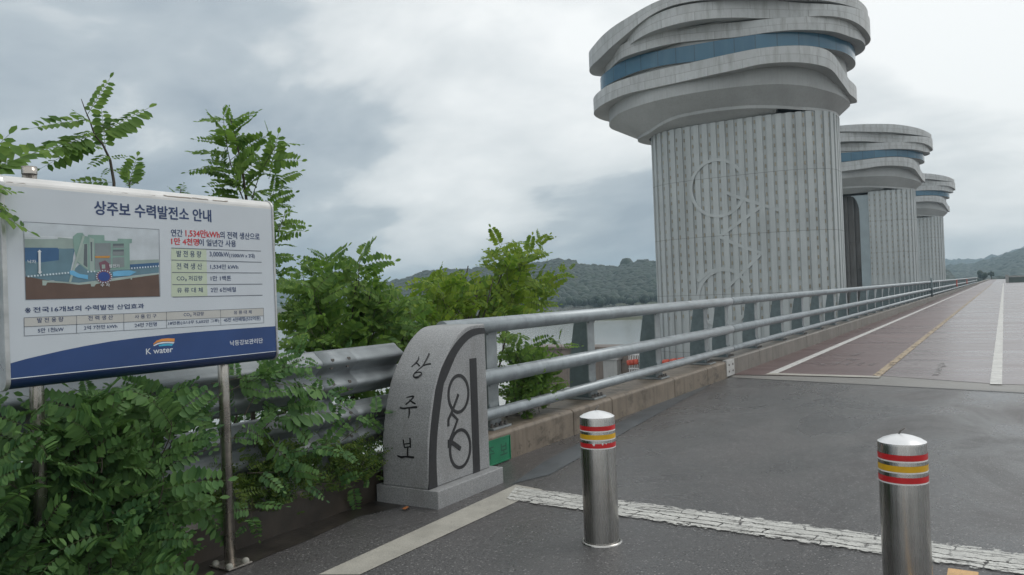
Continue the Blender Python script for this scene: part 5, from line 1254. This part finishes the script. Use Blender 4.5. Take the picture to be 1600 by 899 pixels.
F.shoot(XP((3.8239,1.5719), xb), XP((4.0449,1.8002), xb), 7, .22, .005, .2, .05, 8)
for a, c in (((3.686,2.7098), (3.8876,2.7396)), ((3.6476,2.8148), (3.4916,2.815)), ((3.686,2.7098), (3.4758,2.6787)), ((3.6672,2.7736), (3.6726,2.899)), ((3.9793,2.4505), (4.0488,2.7963)), ((4.008,2.4301), (4.2667,2.5432)), ((4.0005,2.2661), (4.1651,2.269)), ((4.0371,2.1516), (4.1843,2.1458)), ((4.0012,1.8931), (4.1713,1.8727)), ((3.9801,1.823), (4.1576,1.7152))):
    F.leaf(XP(a, xb), XP(c, xb+rng.uniform(-.08, .08)), 9, droop=.08, up=(.5, -.3, .8))
F.build(root, M['leaf_mid'])
# spray at the far left, in front of and behind the sign edge
F = Foliage(); root = empty('locust_sapling', (-4.2, 1.6, 0)); tag(root, 'locust branch hanging across the corner of the sign near its first post', 'sapling')
F.shoot((-4.15, 1.55, .2), XP((1.8024,2.2722), -4.1), 6, .25, .009, .6, .03)
for a, c, x_ in (((1.6505,2.0812), (1.9524,1.939), -3.82), ((1.6761,2.1113), (1.9018,2.1125), -3.82), ((1.7003,2.0857), (1.8716,2.0281), -3.82), ((1.8208,2.1598), (2.2106,2.4077), -4.15), ((1.8208,2.1598), (2.0393,2.4503), -4.15), ((1.8217,2.19), (2.0229,2.3055), -4.15)):
    F.leaf(XP(a, x_), XP(c, x_), 9, droop=.12, up=(.5, -.3, .8))
F.st.tube([(-4.15, 1.45, 1.2), tuple(XP((1.6601,2.0901), -3.9)), tuple(XP((1.6761,2.1113), -3.82))], [.007, .006, .004], 6, 0, False)
F.build(root, M['leaf_mid'])
# extra long shoots on the yellow-green bush
F = Foliage(); root = empty('locust_sapling', (-5.2, 7.4, -.5)); tag(root, 'slender locust shoot standing above the bridge rail beside the stone', 'sapling')
F.st.tube([(-5.2, 7.4, -.6), tuple(XP((8.2452,1.0771), -5.2)), tuple(XP((8.261,1.7061), -5.2))], [.016, .012, .008], 7, 0, False)
F.shoot(XP((8.2553,1.6274), -5.2), XP((9.267,2.2822), -5.2), 15, .27, .006, .1, .02, 9, .8)
F.shoot(XP((8.244,1.4703), -5.2), XP((9.9708,1.8755), -5.2), 11, .25, .006, .25, .03, 9, .9)
F.shoot(XP((8.2735,1.4695), -5.2), XP((7.9972,2.0545), -5.2), 10, .25, .005, .2, .03, 9)
F.build(root, M['leaf_yel'])
# ------------------------------------------------------------------ weeds and litter
V = []; 
W_ = Foliage()
PW = [(3.3452,0.6837), (3.8682,0.5906), (4.7209,0.3888), (4.6964,0.2194), (4.2872,0.2252), (3.9097,0.2288), (3.5713,0.2237), (3.3407,0.2401), (3.1285,0.2939), (3.1462,0.7192)]
ys = [p_[0] for p_ in PW]; zs = [p_[1] for p_ in PW]; k = 0
while k < 640:
    y_, z_ = random.uniform(min(ys), max(ys)), random.uniform(min(zs), max(zs))
    if not inside(PW, y_, z_): continue
    if math.sin(y_*9.)+math.sin(y_*23.+1)+random.gauss(0, .8) < -.35+(z_-.35)*4: continue
    x_ = -4.17+random.uniform(-.18, .10); k += 1; z_ += random.gauss(-.02, .05)
    d = rng.normal(0, 1, 3); d[0] = abs(d[0])*.6; d[2] = abs(d[2])*.6+.1; d /= np.linalg.norm(d)
    W_.leaf((x_, y_, z_), np.array((x_, y_, z_))+d*random.uniform(.06, .20), 7, wid=.45, ll=random.uniform(.018, .034), droop=.4)
root = W_
Vw = np.concatenate(W_.V); n_ = W_.n; F_ = (LF[None]+np.arange(n_)[:, None, None]*7).reshape(-1, 3)
me = bpy.data.meshes.new('weeds'); me.from_pydata(Vw.tolist(), [], F_.tolist()); me.materials.append(M['weed'])
o = bpy.data.objects.new('weeds', me); COL.objects.link(o); tag(o, 'low yellow-green weeds growing over the dark kerb', kind='stuff')
for i, (p_, lab) in enumerate((((-5.007,4.3959), 'orange dead leaf lying in the dirt gutter halfway between post and stone'), ((-3.7765,4.5085), 'orange dead leaf on the asphalt at the corner of the granite plinth'), ((-4.9877,4.5811), 'pale dry leaf in the gutter nearer the stone'), ((-4.8498,4.1735), 'small pale leaf in the gutter close to the sign post'))):
    F = Foliage(); nv = 9
    b = MB(); a0 = random.uniform(0, 6.28); L0 = .035; pts = []
    for k in range(nv):
        a = 2*math.pi*k/nv; rr = L0*(1 if k % 2 else .8); px_, py2 = rr*math.cos(a)*1.3, rr*math.sin(a)*.6
        pts.append((p_[0]+px_*math.cos(a0)-py2*math.sin(a0), p_[1]+px_*math.sin(a0)+py2*math.cos(a0), .010+.010*abs(math.sin(a*1.5))))
    b.add([(p_[0], p_[1], .008)]+pts, [(0, 1+k, 1+(k+1) % nv) for k in range(nv)], 0, True)
    o = b.build('fallen_leaf', M['dry_leaf'] if i < 2 else M['beige'], None, recalc=False); tag(o, lab, 'leaf')

# ------------------------------------------------------------------ haze
hm = bpy.data.materials.new('haze_air'); hm.use_nodes = True; t = hm.node_tree
for n_ in list(t.nodes):
    if n_.type != 'OUTPUT_MATERIAL': t.nodes.remove(n_)
pv = N(t, 'ShaderNodeVolumePrincipled'); pv.inputs['Color'].default_value = (.64, .85, 1, 1); pv.inputs['Density'].default_value = .00044; pv.inputs['Anisotropy'].default_value = .0
L(t, pv.outputs[0], t.nodes['Material Output'].inputs['Volume'])
b = MB(); b.box((-2300, -400, -14), (2300, 2500, 95)); o = b.build('haze', hm); tag(o, kind='stuff')
